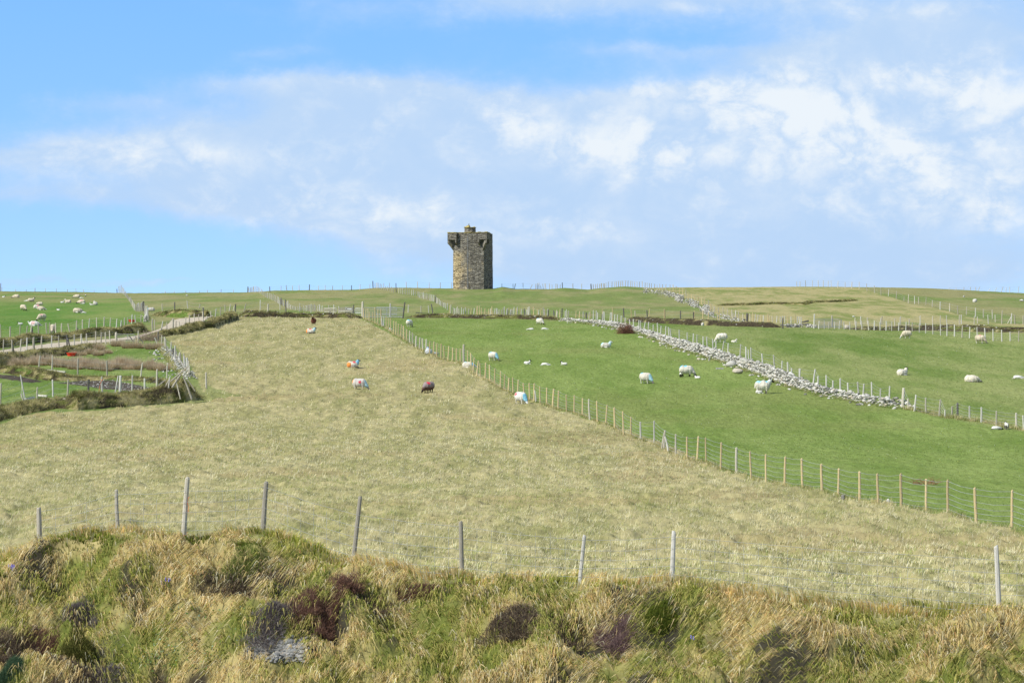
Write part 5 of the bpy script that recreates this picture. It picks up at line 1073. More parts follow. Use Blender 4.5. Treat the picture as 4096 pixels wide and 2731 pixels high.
def build_tower():
    Yt = 466.5; xt = 1892; X = (xt-CX)/F*Yt
    base = Vector((X, Yt, 0)); zb = (CY-1156.5)/F*(Yt-3.2); base.z = zb
    root = empty('stone_tower', base, math.radians(-16)); tag(root, 'square ruined stone watchtower with corner turrets on the hilltop', 'tower')
    H = 10.45; s = 3.0; t = 2.93
    P0 = [(-s, -s), (0, -s-.38), (s, -s), (s, s), (-s, s)]; P1 = [(-t, -t), (0, -t-.36), (t, -t), (t, t), (-t, t)]
    m = MB(); m.prism(P0, -.6, H, P1); w = m.build('wall', M_TOWER, root)
    rough_faces(w.data, 3, .02, 0)
    side = [(s-.45, -1.75, 4.6), (s+.3, -1.2, 6.1)], [(s-.45, 1.0, 5.4), (s+.3, 1.7, 7.2)], [(s-.45, -1.75, 1.75), (s+.3, -1.2, 2.7)], [(s-.45, .95, 1.6), (s+.3, 1.7, 2.7)]
    put = [((x-.14, -s-.6, .42), (x+.14, -s+.25, .66)) for x in (-2.25, 2.45)]+[((x-.1, -s-.6, .38), (x+.1, -s+.25, .56)) for x in (1.5, -.8)]
    bool_cut(w, [(a, b) for a, b in side]+put)
    for a, b in side:
        q = MB(); q.box((a[0]+.012, a[1]+.01, a[2]+.01), (a[0]+.05, b[1]-.01, b[2]-.01)); wn = q.build('window', M_VOID, root)  # near-black backing board painted as the shade inside the opening
        q = MB(); q.box((s-.16, a[1]-.12, b[2]-.002), (s+.045, b[1]+.12, b[2]+.17)); q.build('lintel', M_QUOIN, wn)
    # pale strip of quoin stones down the middle of the front
    q = MB(); rnd = random.Random(4); z = 0.05
    while z < H-.5:
        hh = rnd.uniform(.16, .3); wd = rnd.uniform(.07, .2)
        yy = -s-.38+.02*z/H*5
        q.box((-wd, yy-.03, z), (wd*rnd.uniform(.3, 1), yy+.2, z+hh-.02), .012); z += hh
    q.build('quoin_strip', M_QUOIN, root)
    # overhanging corner turrets (open underneath, carried on tapering brackets)
    def corner(sx, sy, la, lb):
        pj = .86; th = .22; z1 = H-.02; z0 = H-1.28
        g = MB(); ex = sx*t; ey = sy*t            # the tower corner
        ox = ex+sx*pj; oy = ey+sy*pj              # the turret's outer corner
        ix = ex-sx*la; iy = ey-sy*lb              # where the two arms end
        def bx(xa, ya, xb, yb, za, zb): g.box((min(xa, xb), min(ya, yb), za), (max(xa, xb), max(ya, yb), zb), .015)
        bx(ix, oy, ox, oy-sy*th, z0, z1); bx(ox, oy-sy*th-sy*.003, ox-sx*th, iy, z0, z1)
        bx(ix, oy-sy*th, ix+sx*th, ey+sy*-.05, z0, z1); bx(ox-sx*th, iy, ex-sx*.05, iy+sy*th, z0, z1)
        g.build('parapet', M_TOWER, c_root)
        # brackets: triangular in profile
        for kind in (0, 1, 2):
            h = MB(); zt = z0-.003; zw = z0-1.15
            if kind == 0:
                xa, xb = ix, ix+sx*.26
                vs = [(xa, oy, zt), (xb, oy, zt), (xb, ey-sy*.1, zt), (xa, ey-sy*.1, zt), (xa, oy, z0-.62), (xb, oy, z0-.62), (xb, ey-sy*.1, zw), (xa, ey-sy*.1, zw)]
            elif kind == 1:
                ya, yb = iy, iy+sy*.26
                vs = [(ox-sx*.004, ya, zt), (ox-sx*.004, yb, zt), (ex-sx*.1, yb, zt), (ex-sx*.1, ya, zt), (ox-sx*.004, ya, z0-.62), (ox-sx*.004, yb, z0-.62), (ex-sx*.1, yb, zw), (ex-sx*.1, ya, zw)]
            else:      # raking corner corbel running diagonally into the tower corner
                a_ = .30
                vs = [(ox, oy-sy*a_, zt), (ox-sx*a_, oy, zt), (ex-sx*a_, ey, zt), (ex, ey-sy*a_, zt), (ox, oy-sy*a_, z0-.70), (ox-sx*a_, oy, z0-.70), (ex-sx*a_, ey, z0-2.15), (ex, ey-sy*a_, z0-2.15)]
                vs = [vs[0], (ox, oy, zt), vs[1], vs[2], vs[3], vs[4], (ox, oy, z0-.70), vs[5], vs[6], vs[7]]
                h.add(vs, [(0, 1, 2, 3, 4), (9, 8, 7, 6, 5), (0, 5, 6, 1), (1, 6, 7, 2), (2, 7, 8, 3), (3, 8, 9, 4), (4, 9, 5, 0)]); h.build('bracket', M_TOWER, c_root); continue
            h.add(vs, [(0, 1, 2, 3), (7, 6, 5, 4), (0, 4, 5, 1), (1, 5, 6, 2), (2, 6, 7, 3), (3, 7, 4, 0)]); h.build('bracket', M_TOWER, c_root)
        k = MB(); r2 = random.Random(int(ox*7+oy*13)); q0 = ix; e = .07
        n = 4
        for i in range(n):
            xa = ix+(ox+sx*e-ix)*i/n; xb = ix+(ox+sx*e-ix)*(i+1)/n-sx*.01; dz = r2.uniform(0, .07)
            k.box((min(xa, xb), min(oy+sy*e, ey), z1+.004), (max(xa, xb), max(oy+sy*e, ey), z1+.1+dz), .01)
        for i in range(2):
            ya = iy+(ey-iy)*i/2; yb = iy+(ey-iy)*(i+1)/2-sy*.01
            k.box((min(ex, ox+sx*e), min(ya, yb), z1+.004), (max(ex, ox+sx*e), max(ya, yb), z1+.1+r2.uniform(0, .05)), .01)
        k.build('coping', M_LICHEN, c_root)
    for sx, sy, la, lb in ((-1, -1, .85, 1.1), (1, -1, .85, 1.1)):
        c_root = bpy.data.objects.new('corner_turret', None); COL.objects.link(c_root); c_root.parent = root
        corner(sx, sy, la, lb)
    # lichened coping slabs along the walls
    k = MB(); rnd = random.Random(9)
    for (x0, y0, x1, y1) in ((-t+.9, -t-.08, 0, -t-.42), (0, -t-.42, t-.9, -t-.08), (t-.35, -t+1.2, t-.35, t-1.0), (-t, t-.3, t-1.4, t-.3), (-t+.1, -t+1.2, -t+.1, t-.3)):
        L = math.hypot(x1-x0, y1-y0); n = max(2, int(L/.55))
        for i in range(n):
            ax, ay = x0+(x1-x0)*i/n, y0+(y1-y0)*i/n; bx_, by_ = x0+(x1-x0)*(i+.97)/n, y0+(y1-y0)*(i+.97)/n; dz = rnd.uniform(0, .05)
            if abs(y1-y0) < abs(x1-x0): k.box((ax, min(ay, by_), H+.004), (bx_, max(ay, by_)+.38, H+.08+dz), .012)
            else: k.box((ax-.02, ay, H+.004), (ax+.4, by_, H+.08+dz), .012)
    k.build('coping', M_LICHEN, root)
    # stair turret on the roof
    tr = MB(); n = 10; R = 1.07; cy = -1.7
    pl = [(R*math.cos(2*math.pi*(i+.5)/n)-.05, cy+R*math.sin(2*math.pi*(i+.5)/n)) for i in range(n)]; pt = [(x*.97, cy+(y-cy)*.97) for x, y in pl]
    tr.prism(pl, H-.3, H+.98, pt); st = tr.build('stair_turret', M_TOWER, root)
    c = MB(); c.prism([(x*1.1, cy+(y-cy)*1.1) for x, y in pl], H+.984, H+1.06); c.build('coping', M_LICHEN, st)
    c = MB()
    c.prism([(-1.0, cy-.85), (-.1, cy-.9), (-.02, cy+.3), (-.9, cy+.5)], H+1.064, H+1.2, [(-.85, cy-.7), (-.1, cy-.7), (-.05, cy+.2), (-.75, cy+.4)])
    c.prism([(-.72, cy-.6), (-.08, cy-.66), (-.04, cy+.1), (-.6, cy+.2)], H+1.204, H+1.42, [(-.42, cy-.5), (-.1, cy-.5), (-.08, cy-.1), (-.35, cy)])
    c.prism([(.6, cy-.5), (1.0, cy-.5), (1.0, cy-.1), (.6, cy-.1)], H+1.064, H+1.17, [(.75, cy-.45), (.95, cy-.45), (.95, cy-.1), (.75, cy-.1)])
    c.build('broken_cap', M_LICHEN, st)
    c = MB(); c.prism([(-.26, cy-.45), (-.12, cy-.45), (-.12, cy-.3), (-.26, cy-.3)], H+1.43, H+1.72, [(-.2, cy-.45), (-.1, cy-.45), (-.1, cy-.33), (-.2, cy-.33)]); c.build('finial', M_QUOIN, st)
build_tower()

# ------------------------------------------------------------------ rushes, bushes, scree, ivy
def spiky(name, cx, cy, gz, rx, ry, h, n, cols, tipc, w, lean=.55, seed=0):
    a = RNG.uniform(0, 2*math.pi, n); r = np.sqrt(RNG.random(n)); X = cx+rx*r*np.cos(a); Y = cy+ry*r*np.sin(a)
    Z = ground(X, Y)-.02
    L = h*RNG.uniform(.55, 1.1, n)*(1-.35*r); ci = RNG.choice(len(cols), n); c = np.array(cols)[ci]*RNG.uniform(.75, 1.15, n)[:, None]
    az = a+RNG.normal(0, .6, n)
    return blades(np.stack([X, Y, Z], -1), L, np.full(n, w), np.clip(RNG.normal(lean*.6, .2, n), .02, .85), az, c*.75, np.array(tipc)*RNG.uniform(.8, 1.15, n)[:, None]*.6+c*.4, tri=True)
RC = [(.46, .30, .12), (.56, .40, .19), (.26, .23, .08), (.66, .50, .30)]; RT = (.92, .76, .58)
def rush_band():
    Vs, Fs, Cs = [], [], []; off = 0
    px = C1([(60, 985), (180, 950), (330, 955), (480, 960), (620, 965), (760, 985), (850, 990), (940, 985), (1050, 1000), (1180, 1010), (1260, 975), (1380, 1010), (1500, 1000), (1600, 990), (1740, 1015)])
    for i in range(120):
        t = random.random()*(len(px)-1); j = int(t); fx = px[j][0]+(px[j+1][0]-px[j][0])*(t-j); fy = px[j][1]+(px[j+1][1]-px[j][1])*(t-j)
        if fx < C1([(270, 0)])[0][0] and random.random() < .5: continue
        p = pix(fx, fy-random.uniform(0, 16), 110)
        V, f, C = spiky('r', p.x, p.y, 0, random.uniform(.2, .5), random.uniform(.2, .5), random.choice([.55, .8, 1.0, 1.3]), 190, RC, RT, .042)
        Vs.append(V); Fs.append(f[0]+off); Cs.append(C); off += len(V)
    me = npmesh('rushes', np.concatenate(Vs), [np.concatenate(Fs)], M_BLADE, np.concatenate(Cs))
    tag(mobj('rushes', me), 'band of brown dry rushes across the paddock', 'rushes', kind='stuff')
rush_band()
def clump(label, x, row, rx, h, n=520, cols=RC, tip=RT, name='rush_clump', cat='rushes', ymin=110, group='separate rush clumps around the paddock', w=.04, lean=.75):
    p = pix(x, row, ymin); V, f, C = spiky('c', p.x, p.y+rx*.3, 0, rx, rx*.6, h, n, cols, tip, w, lean)
    me = npmesh(name, V-np.array(p), f, M_BLADE, C); o = mobj(name, me); o.location = p
    return tag(o, label, cat, group)
for lab, (x, y), rx, h in (('leftmost brown rush clump on the gravel track side of the paddock gate', (1230, 745), .75, .8), ('widest brown rush clump just below the wire gate', (1385, 765), 1.2, .95), ('brown rush clump beside the top of the paddock stone wall', (1610, 775), .95, .95),
                             ('tall rush clump on the bank below the track, right of the red tub', (1015, 790), .7, .85), ('small rush clump left of the tall one below the track', (945, 830), .6, .7), ('small rush clump directly in front of the tall one', (1025, 845), .5, .6),
                             ('faint pale rush clump farthest right of the four below the track', (1115, 822), .5, .5), ('low rush clump next to the red tub', (820, 845), .75, .6), ('isolated rush clump at the left end of the rush band', (190, 955), .9, .9)):
    clump(lab, *C1([(x, y)])[0], rx*.8, h*1.3)
def bush(name, label, x, row, rx, rz, n, cols, cat='bush', ymin=0, dy=.0, ryf=.7, twl=.16, w=.012, group=None, lift=.0, green=None, tilt=0):
    p = pix(x, row, ymin); p.y += dy; ry = rx*ryf
    d = RNG.normal(size=(n, 3)); d /= np.linalg.norm(d, axis=1)[:, None]; d[:, 2] = np.abs(d[:, 2])*1.0-.25
    az = np.arctan2(d[:, 1], d[:, 0]); lump = (.45+1.0*vn(az*1.6, d[:, 2]*2.5, int(x))) if name in ('heather', 'thorn_bush') else .75+.5*vn(az*2.2, d[:, 2]*2.5, int(x))
    soft = name in ('heather', 'thorn_bush')
    r = RNG.random(n)**(.62 if soft else .35)*lump*(1.25 if soft else 1)
    P = d*r[:, None]*np.array([rx, ry, rz])
    if name == 'heather':
        rs = np.random.default_rng(int(x)+int(row)); kc = 8; cen = np.clip(rs.normal(0, .38, (kc, 2)), -.8, .8)*np.array([rx*1.15, ry]); scl = rs.uniform(.28, .75, kc); si = RNG.choice(kc, n, p=scl**2/(scl**2).sum())
        P = P*scl[si][:, None]; P[:, :2] += cen[si]
    P = P+np.array([0, 0, rz*.1+lift])
    if name in ('heather', 'moss_mound', 'blue_green_tuft'):
        gx = ground(P[:, 0]+p.x, P[:, 1]+p.y)-p.z; P[:, 2] = np.maximum(P[:, 2]*.75+gx*.8, gx-.03)
    P[:, 2] += tilt*P[:, 0]
    dr = d*.7+RNG.normal(0, .55, (n, 3))+np.array([0, 0, .5]); dr /= np.linalg.norm(dr, axis=1)[:, None]
    sd = np.cross(dr, RNG.normal(size=(n, 3))); sd /= np.linalg.norm(sd, axis=1)[:, None]
    L = twl*RNG.uniform(.5, 1.3, n); ww = w*RNG.uniform(.6, 1.3, n)
    V = np.stack([P-sd*ww[:, None]/2, P+sd*ww[:, None]/2, P+dr*L[:, None]], 1).reshape(-1, 3)
    cols = np.array(cols); c = cols[RNG.choice(len(cols), n)]*RNG.uniform(.7, 1.25, n)[:, None]
    if green is not None:
        k = (P[:, 1] > ry*.15+RNG.normal(0, ry*.2, n)) if name == 'heather' else (P[:, 2] > rz*.75+lift+RNG.normal(0, rz*.15, n)); c[k] = np.array(green)*RNG.uniform(.7, 1.2, k.sum())[:, None]
    C = np.repeat(c, 3, 0)
    me = npmesh(name, V, [np.arange(3*n).reshape(-1, 3)], M_TWIG, C); o = mobj(name, me); o.location = p
    return tag(o, label, cat, group)
HE = [(.13, .09, .065), (.18, .13, .095), (.09, .07, .05), (.30, .24, .15)]; HG = [(.20, .17, .165), (.15, .12, .12), (.25, .22, .20)]
HR = [(.20, .105, .075), (.15, .085, .065), (.27, .16, .11)]; MG = [(.13, .14, .03), (.10, .10, .025), (.18, .17, .05)]
H_ = 'heather clumps on the foreground bank'
for lab, x, row, rx, rz, n, cols, kw in (
    ('dark purple heather clump with a green grassy crown, high on the left of the bank', 960, 2350, .48, .55, 15000, HE, dict(green=(.15, .20, .04))),
    ('reddish brown windswept heather leaning right above the eroded hollow', 1270, 2430, .42, .42, 12000, HR, dict(tilt=.22, lift=.05)),
    ('grey purple heather clump just left of the reddish one', 1085, 2450, .36, .22, 8000, HG, {}),
    ('low flat purple heather mat right of the reddish clump', 1490, 2440, .42, .16, 8000, HE, {}),
    ('tall narrow dark heather clump in the middle of the bank', 2065, 2500, .34, .36, 11000, HE, {}),
    ('pinkish grey heather patch left of the bright green mossy mound', 2480, 2515, .32, .25, 9000, [(.27, .18, .165), (.20, .13, .125), (.32, .22, .19)], {}),
    ('small brown heather patch below the tall narrow clump', 2240, 2545, .30, .18, 6000, HE, {}),
    ('small grey heather tuft high on the left slope', 325, 2485, .20, .28, 5000, HG, {}),
    ('dark heather clump cut by the left edge of the picture', 20, 2590, .35, .40, 10000, HE, {}),
    ('rusty brown heather clump beside the dark hollow at the left edge', 150, 2590, .30, .28, 8000, HR, {}),
    ('wide grey heather mat at the bottom left under the mossy mound', 410, 2715, .55, .28, 14000, HG, {}),
    ('dark heather clump hanging beneath the mossy mound', 300, 2690, .25, .28, 7000, HE, {}),
    ('faint purple heather stain right of the rusty grass tuft', 1680, 2380, .26, .16, 4500, HR, {})):
    bush('heather', lab, x, row, rx*1.5, rz*.9, int(n*1.4), cols, 'heather', group=H_, twl=.10, w=.010, ryf=.9, **kw)
bush('moss_mound', 'rounded olive green mossy mound on the lower left of the bank', 310, 2630, .38, .50, 16000, MG, 'moss', twl=.05, w=.011)
bush('moss_mound', 'bright green mossy mound right of the pinkish heather patch', 2640, 2470, .30, .32, 12000, [(.12, .17, .02), (.09, .12, .02), (.18, .19, .03)], 'moss', twl=.05, w=.011)
bush('blue_green_tuft', 'blue green fine leaved tuft at the bottom left edge', 40, 2690, .30, .32, 9000, [(.09, .16, .085), (.13, .21, .12), (.06, .11, .06)], 'plant', twl=.12, w=.007)
bush('thorn_bush', 'reddish brown leafless bush growing against the white drystone wall', *C4([(272, 612)])[0], 1.0, 1.05, 5200, [(.24, .12, .08), (.17, .09, .065), (.32, .18, .12)], 'bush', 150, -.2, twl=.2, w=.022)
bush('thorn_bush', 'grey pink leafless bush between the track and the fallen rail', *C1([(1560, 690)])[0], 1.6, .75, 3000, [(.40, .29, .22), (.30, .23, .18), (.46, .36, .28)], 'bush', 150, twl=.28, w=.016)
def rubble():
    P, S = [], []
    poly = C1([(600, 1130), (850, 1105), (1150, 1100), (1450, 1150), (1640, 1195), (1400, 1215), (1100, 1190), (800, 1150)])
    while len(P) < 190:
        x = random.uniform(230, 630); r = random.uniform(1520, 1568)
        if not inpoly(np.array([x]), np.array([r]), poly)[0]: continue
        p = pix(x, r, 110); s_ = random.uniform(.02, .065); P.append((p.x, p.y, p.z+s_*.2)); S.append(s_)
    tag(stones('rubble', P, S, probs=[.3, .2, .3, .1, .05, .05]), 'white stones strewn over the dark dug ground in the paddock', 'stones', kind='stuff')
rubble()
def dead_branches():
    p = pix(3700, 1938, 62); rnd = random.Random(8); m = MB()
    for i in range(46):
        a = Vector((rnd.uniform(-.45, .45), rnd.uniform(-.2, .2), .02)); d = Vector((rnd.uniform(-1, 1), rnd.uniform(-.4, .4), rnd.uniform(.1, .55))); L = rnd.uniform(.2, .6)
        m.tube([a, a+d*L*.5+Vector((0, 0, .05)), a+d*L], rnd.uniform(.006, .012), 4, .004)
    o = m.build('dead_branches', ramp_mat('dead_wood_red', [(.3, (.20, .09, .05)), (.7, (.38, .22, .13))], 6, 3, .9, 0)); o.location = p; tag(o, 'low heap of dead reddish branches in the green field behind the yellow stakes', 'branches')
dead_branches()
def scree():
    P, S = [], []
    for _ in range(1300):
        x = random.gauss(1125, 66); r = random.gauss(2600, 22)
        if not (985 < x < 1250 and 2535 < r < 2650): continue
        p = pix(x, r, 0); s = random.uniform(.018, .06)*(1.6 if random.random() < .1 else 1); P.append((p.x, p.y-.01, p.z+s*.2)); S.append(s)
    cols = np.array([(.24, .24, .225), (.18, .18, .17), (.32, .31, .28), (.12, .12, .115), (.30, .26, .20), (.40, .39, .36)])
    o = stones('scree', P, S, cols=cols); tag(o, 'patch of broken grey slate scree bared in the foreground bank', 'scree', kind='stuff')
scree()
def leaves(name, label, cat, spots, n, L, cols, ymin=0):
    P = []; 
    for (x, r, sx, sr, k) in spots:
        for _ in range(k):
            p = pix(random.gauss(x, sx), random.gauss(r, sr), ymin); P.append((p.x, p.y-.06, p.z+random.uniform(.03, .12)))
    P = np.array(P); k = len(P); a = RNG.normal(size=(k, 3)); a /= np.linalg.norm(a, axis=1)[:, None]; b = np.cross(a, RNG.normal(size=(k, 3))); b /= np.linalg.norm(b, axis=1)[:, None]
    s = (L*RNG.uniform(.6, 1.3, k))[:, None]
    V = np.stack([P-a*s, P+b*s*.7, P+a*s, P-b*s*.7], 1).reshape(-1, 3); C = np.repeat(np.array(cols)[RNG.choice(len(cols), k)]*RNG.uniform(.8, 1.2, k)[:, None], 4, 0)
    me = npmesh(name, V, [np.arange(4*k).reshape(-1, 4)], M_BLADE, C); tag(mobj(name, me), label, cat, kind='stuff')
leaves('ivy', 'small bright ivy leaves scattered in the lower left hollows of the bank', 'ivy', [(670, 2570, 50, 30, 90), (620, 2640, 40, 22, 90), (800, 2620, 45, 25, 50), (850, 2460, 60, 18, 40), (780, 2660, 60, 25, 40), (980, 2330, 12, 20, 14), (1000, 2550, 45, 30, 50), (2330, 2510, 25, 18, 16)], 0, .026, [(.20, .34, .10), (.30, .44, .20), (.14, .26, .07), (.40, .50, .36)])
def bluebells(label, x, row, k, sx=14, sr=12):
    p0 = pix(x, row, 0); m = MB(); rnd = random.Random(int(x)); b = MB()
    for _ in range(k):
        q = pix(x+rnd.gauss(0, sx), row+rnd.gauss(0, sr), 0)-p0; h = rnd.uniform(.14, .22)
        m.tube([q, q+Vector((.02, -.02, h))], .004, 4)
        for z in (.0, .04): b.tube([q+Vector((.02, -.02, h-z)), q+Vector((.035, -.045, h-z-.03))], .010, 6, .008)
    root = empty('bluebell', p0); tag(root, label, 'flowers')
    m.build('stem', MATS['stem'], root); b.build('blossom', MATS['bluebell'], root)
ramp_mat('stem', [(.3, (.09, .16, .03)), (.7, (.14, .22, .05))], 4, 2, .7, 0); ramp_mat('bluebell', [(.3, (.14, .12, .50)), (.7, (.24, .22, .68))], 4, 2, .6, 0)
bluebells('cluster of bluebells at the left edge of the grassy bank', 42, 2292, 7, 16, 9)
bluebells('few bluebells in the middle of the left slope', 655, 2340, 5)
bluebells('tiny pair of bluebells right of the bright green mossy mound', 2765, 2575, 2, 6, 4)


# ------------------------------------------------------------------ sheep
def capsule(bm, a, b, r1, r2):
    a = Vector(a); b = Vector(b); d = b-a; L = d.length; M = Matrix.Translation(a)@d.to_track_quat('Z', 'Y').to_matrix().to_4x4()
    n, k = 14, 6; rings = []
    for i in range(k+1):
        t = -math.pi/2+math.pi/2*i/k; rings.append((r1*math.cos(t), r1*math.sin(t)))
    for i in range(k+1):
        t = math.pi/2*i/k; rings.append((r2*math.cos(t), L+r2*math.sin(t)))
    vs = []
    for r, z in rings: vs.append([bm.verts.new(M@Vector((max(r, .0005)*math.cos(2*math.pi*j/n), max(r, .0005)*math.sin(2*math.pi*j/n), z))) for j in range(n)])
    for i in range(len(vs)-1):
        for j in range(n): bm.faces.new((vs[i][j], vs[i][(j+1) % n], vs[i+1][(j+1) % n], vs[i+1][j]))
    bm.faces.new(vs[0][::-1]); bm.faces.new(vs[-1])
def sdf(pr, P):
    if pr[0] == 'e':
        q = (P-np.array(pr[1]))/np.array(pr[2]); return (np.linalg.norm(q, axis=1)-1)*min(pr[2])
    a = np.array(pr[1]); b = np.array(pr[2]); ab = b-a; t = np.clip(((P-a)@ab)/(ab@ab), 0, 1); return np.linalg.norm(P-a-t[:, None]*ab, axis=1)-(pr[3]+(pr[4]-pr[3])*t)
def ears(h, s=1.0, up=.0): return [('c', (h[0], h[1]+k*.05*s, h[2]+.03*s), (h[0]-.03*s, h[1]+k*.15*s, h[2]+(.02+up)*s), .024*s, .014*s, 'f') for k in (-1, 1)]
def legs_st(w=.12, fl=.04):
    L = []
    for k, o in ((-1, 0), (1, .07)):
        L += [('c', (-.28+o, k*w, .38), (-.33+o, k*w, .20), .095, .045, 'w'), ('c', (-.33+o, k*w, .22), (-.29+o, k*w, .02), .036, .028, 'l'),
              ('c', (.27-o, k*(w-.01), .36), (.28-o, k*(w-.01), .19), .08, .042, 'w'), ('c', (.28-o, k*(w-.01), .20), (.28-o, k*(w-.01), .02), .034, .027, 'l')]
    return L
BODY = [('e', (0, 0, .47), (.46, .25, .26), 'w'), ('e', (-.26, 0, .49), (.25, .24, .25), 'w'), ('e', (.27, 0, .46), (.23, .22, .26), 'w'), ('c', (-.47, 0, .55), (-.52, 0, .34), .045, .03, 'w')]
LB = [('e', (0, 0, .20), (.47, .29, .25), 'w'), ('e', (-.26, 0, .20), (.27, .28, .25), 'w'), ('c', (.30, .13, .05), (.52, .14, .035), .045, .03, 'l'), ('c', (.28, -.12, .05), (.44, -.16, .035), .045, .03, 'l'), ('c', (-.12, -.27, .06), (.10, -.33, .035), .055, .03, 'l')]
POSES = {
 'graze': BODY+legs_st()+[('c', (.34, 0, .50), (.60, 0, .24), .18, .10, 'n'), ('c', (.61, 0, .21), (.76, 0, .06), .078, .045, 'f')]+ears((.60, 0, .22)),
 'stand': BODY+legs_st()+[('c', (.34, 0, .56), (.54, 0, .78), .18, .10, 'n'), ('c', (.54, 0, .80), (.74, 0, .70), .085, .045, 'f')]+ears((.53, 0, .82)),
 'lieup': LB+[('c', (.33, 0, .30), (.46, 0, .52), .18, .10, 'n'), ('c', (.46, 0, .56), (.64, 0, .50), .080, .045, 'f')]+ears((.45, 0, .58)),
 'liedown': LB+[('c', (.35, .05, .22), (.54, .12, .13), .17, .09, 'n'), ('c', (.56, .13, .12), (.72, .17, .06), .075, .045, 'f')]+ears((.55, .12, .13)),
 'lamb': [('e', (0, 0, .31), (.23, .10, .10), 'w'), ('e', (-.12, 0, .32), (.12, .10, .11), 'w'), ('c', (.16, 0, .33), (.25, 0, .45), .075, .05, 'n'), ('c', (.25, 0, .47), (.36, 0, .42), .050, .028, 'f'), ('c', (-.23, 0, .36), (-.27, 0, .22), .025, .018, 'w')] +
         [('c', (x, y, .28), (x+.01, y, .015), .045, .020, 'l') for x in (-.15, .15) for y in (-.06, .06)]+ears((.24, 0, .48), .7),
 'lamblie': [('e', (0, 0, .10), (.26, .13, .11), 'w'), ('e', (-.12, 0, .10), (.14, .13, .11), 'w'), ('c', (.16, 0, .14), (.23, 0, .27), .075, .05, 'n'), ('c', (.23, 0, .29), (.34, 0, .25), .050, .028, 'f'), ('c', (.14, -.06, .03), (.30, -.08, .02), .025, .018, 'l'), ('c', (-.1, -.12, .03), (.04, -.16, .02), .03, .018, 'l')]+ears((.22, 0, .30), .7),
 'lambflat': [('e', (0, 0, .09), (.28, .13, .10), 'w'), ('e', (-.12, 0, .09), (.14, .13, .10), 'w'), ('c', (.20, .02, .09), (.33, .04, .07), .07, .045, 'n'), ('c', (.34, .04, .07), (.45, .06, .04), .045, .026, 'f'), ('c', (.14, -.08, .03), (.34, -.12, .02), .025, .018, 'l'), ('c', (-.2, -.1, .03), (-.36, -.14, .02), .028, .018, 'l')]+ears((.33, .04, .07), .7),
}
def _cx(v, k): return (v[0]*k, v[1], v[2])
for _p in POSES:
    k = .88 if not _p.startswith('lamb') else .92
    POSES[_p] = [(q[0], _cx(q[1], k), (q[2][0]*k, q[2][1]*(1.06 if k < .9 else 1), q[2][2]*(1.10 if k < .9 else 1)), q[3]) if q[0] == 'e' else (q[0], _cx(q[1], k), _cx(q[2], k))+tuple(q[3:]) for q in POSES[_p]]
GEO = {}
def pose_geo(pose):
    if pose in GEO: return GEO[pose]
    bm = bmesh.new()
    for pr in POSES[pose]:
        if pr[0] == 'e': bmesh.ops.create_icosphere(bm, subdivisions=3, radius=1, matrix=Matrix.Translation(pr[1])@Matrix.Diagonal((*pr[2], 1)))
        else: capsule(bm, pr[1], pr[2], pr[3], pr[4])
    me = bpy.data.meshes.new('t'); bm.to_mesh(me); bm.free(); o = bpy.data.objects.new('t', me); COL.objects.link(o)
    md = o.modifiers.new('r', 'REMESH'); md.mode = 'VOXEL'; md.voxel_size = .011 if pose.startswith('lamb') else .018
    sm = o.modifiers.new('s', 'SMOOTH'); sm.factor = .5; sm.iterations = 2
    dg = bpy.context.evaluated_depsgraph_get(); e = bpy.data.meshes.new_from_object(o.evaluated_get(dg)); bpy.data.objects.remove(o)
    n = len(e.vertices); V = np.empty(n*3, np.float32); e.vertices.foreach_get('co', V); V = V.reshape(-1, 3).astype(float)
    D = np.stack([sdf(pr, V) for pr in POSES[pose]]); lab = np.array([pr[-1] for pr in POSES[pose]])[D.argmin(0)]
    N_ = np.empty(n*3, np.float32); e.vertices.foreach_get('normal', N_); N_ = N_.reshape(-1, 3)
    wool = (lab == 'w') | (lab == 'n'); k = .35 if pose.startswith('lamb') else 1
    nz = vn(V[:, 0]*16+V[:, 2]*5, V[:, 1]*16+V[:, 2]*13, 5)+.6*vn(V[:, 0]*38+V[:, 2]*20, V[:, 2]*34+V[:, 1]*30, 6)
    V = V+N_*((nz-.8)*.030*k*wool)[:, None]
    e.vertices.foreach_set('co', V.astype(np.float32).ravel())
    for p in e.polygons: p.use_smooth = True
    GEO[pose] = (e, V, lab); return GEO[pose]
WH = (.74, .695, .58); CR = (.68, .59, .44); LW = (.82, .80, .73); BRN = (.13, .075, .055); GYW = (.62, .58, .51)
BLK = (.022, .020, .020); WF = (.74, .70, .63); GF = (.20, .18, .16)
BLU = (.13, .56, .76); RD = (.80, .05, .09); ORG = (.92, .30, .05)
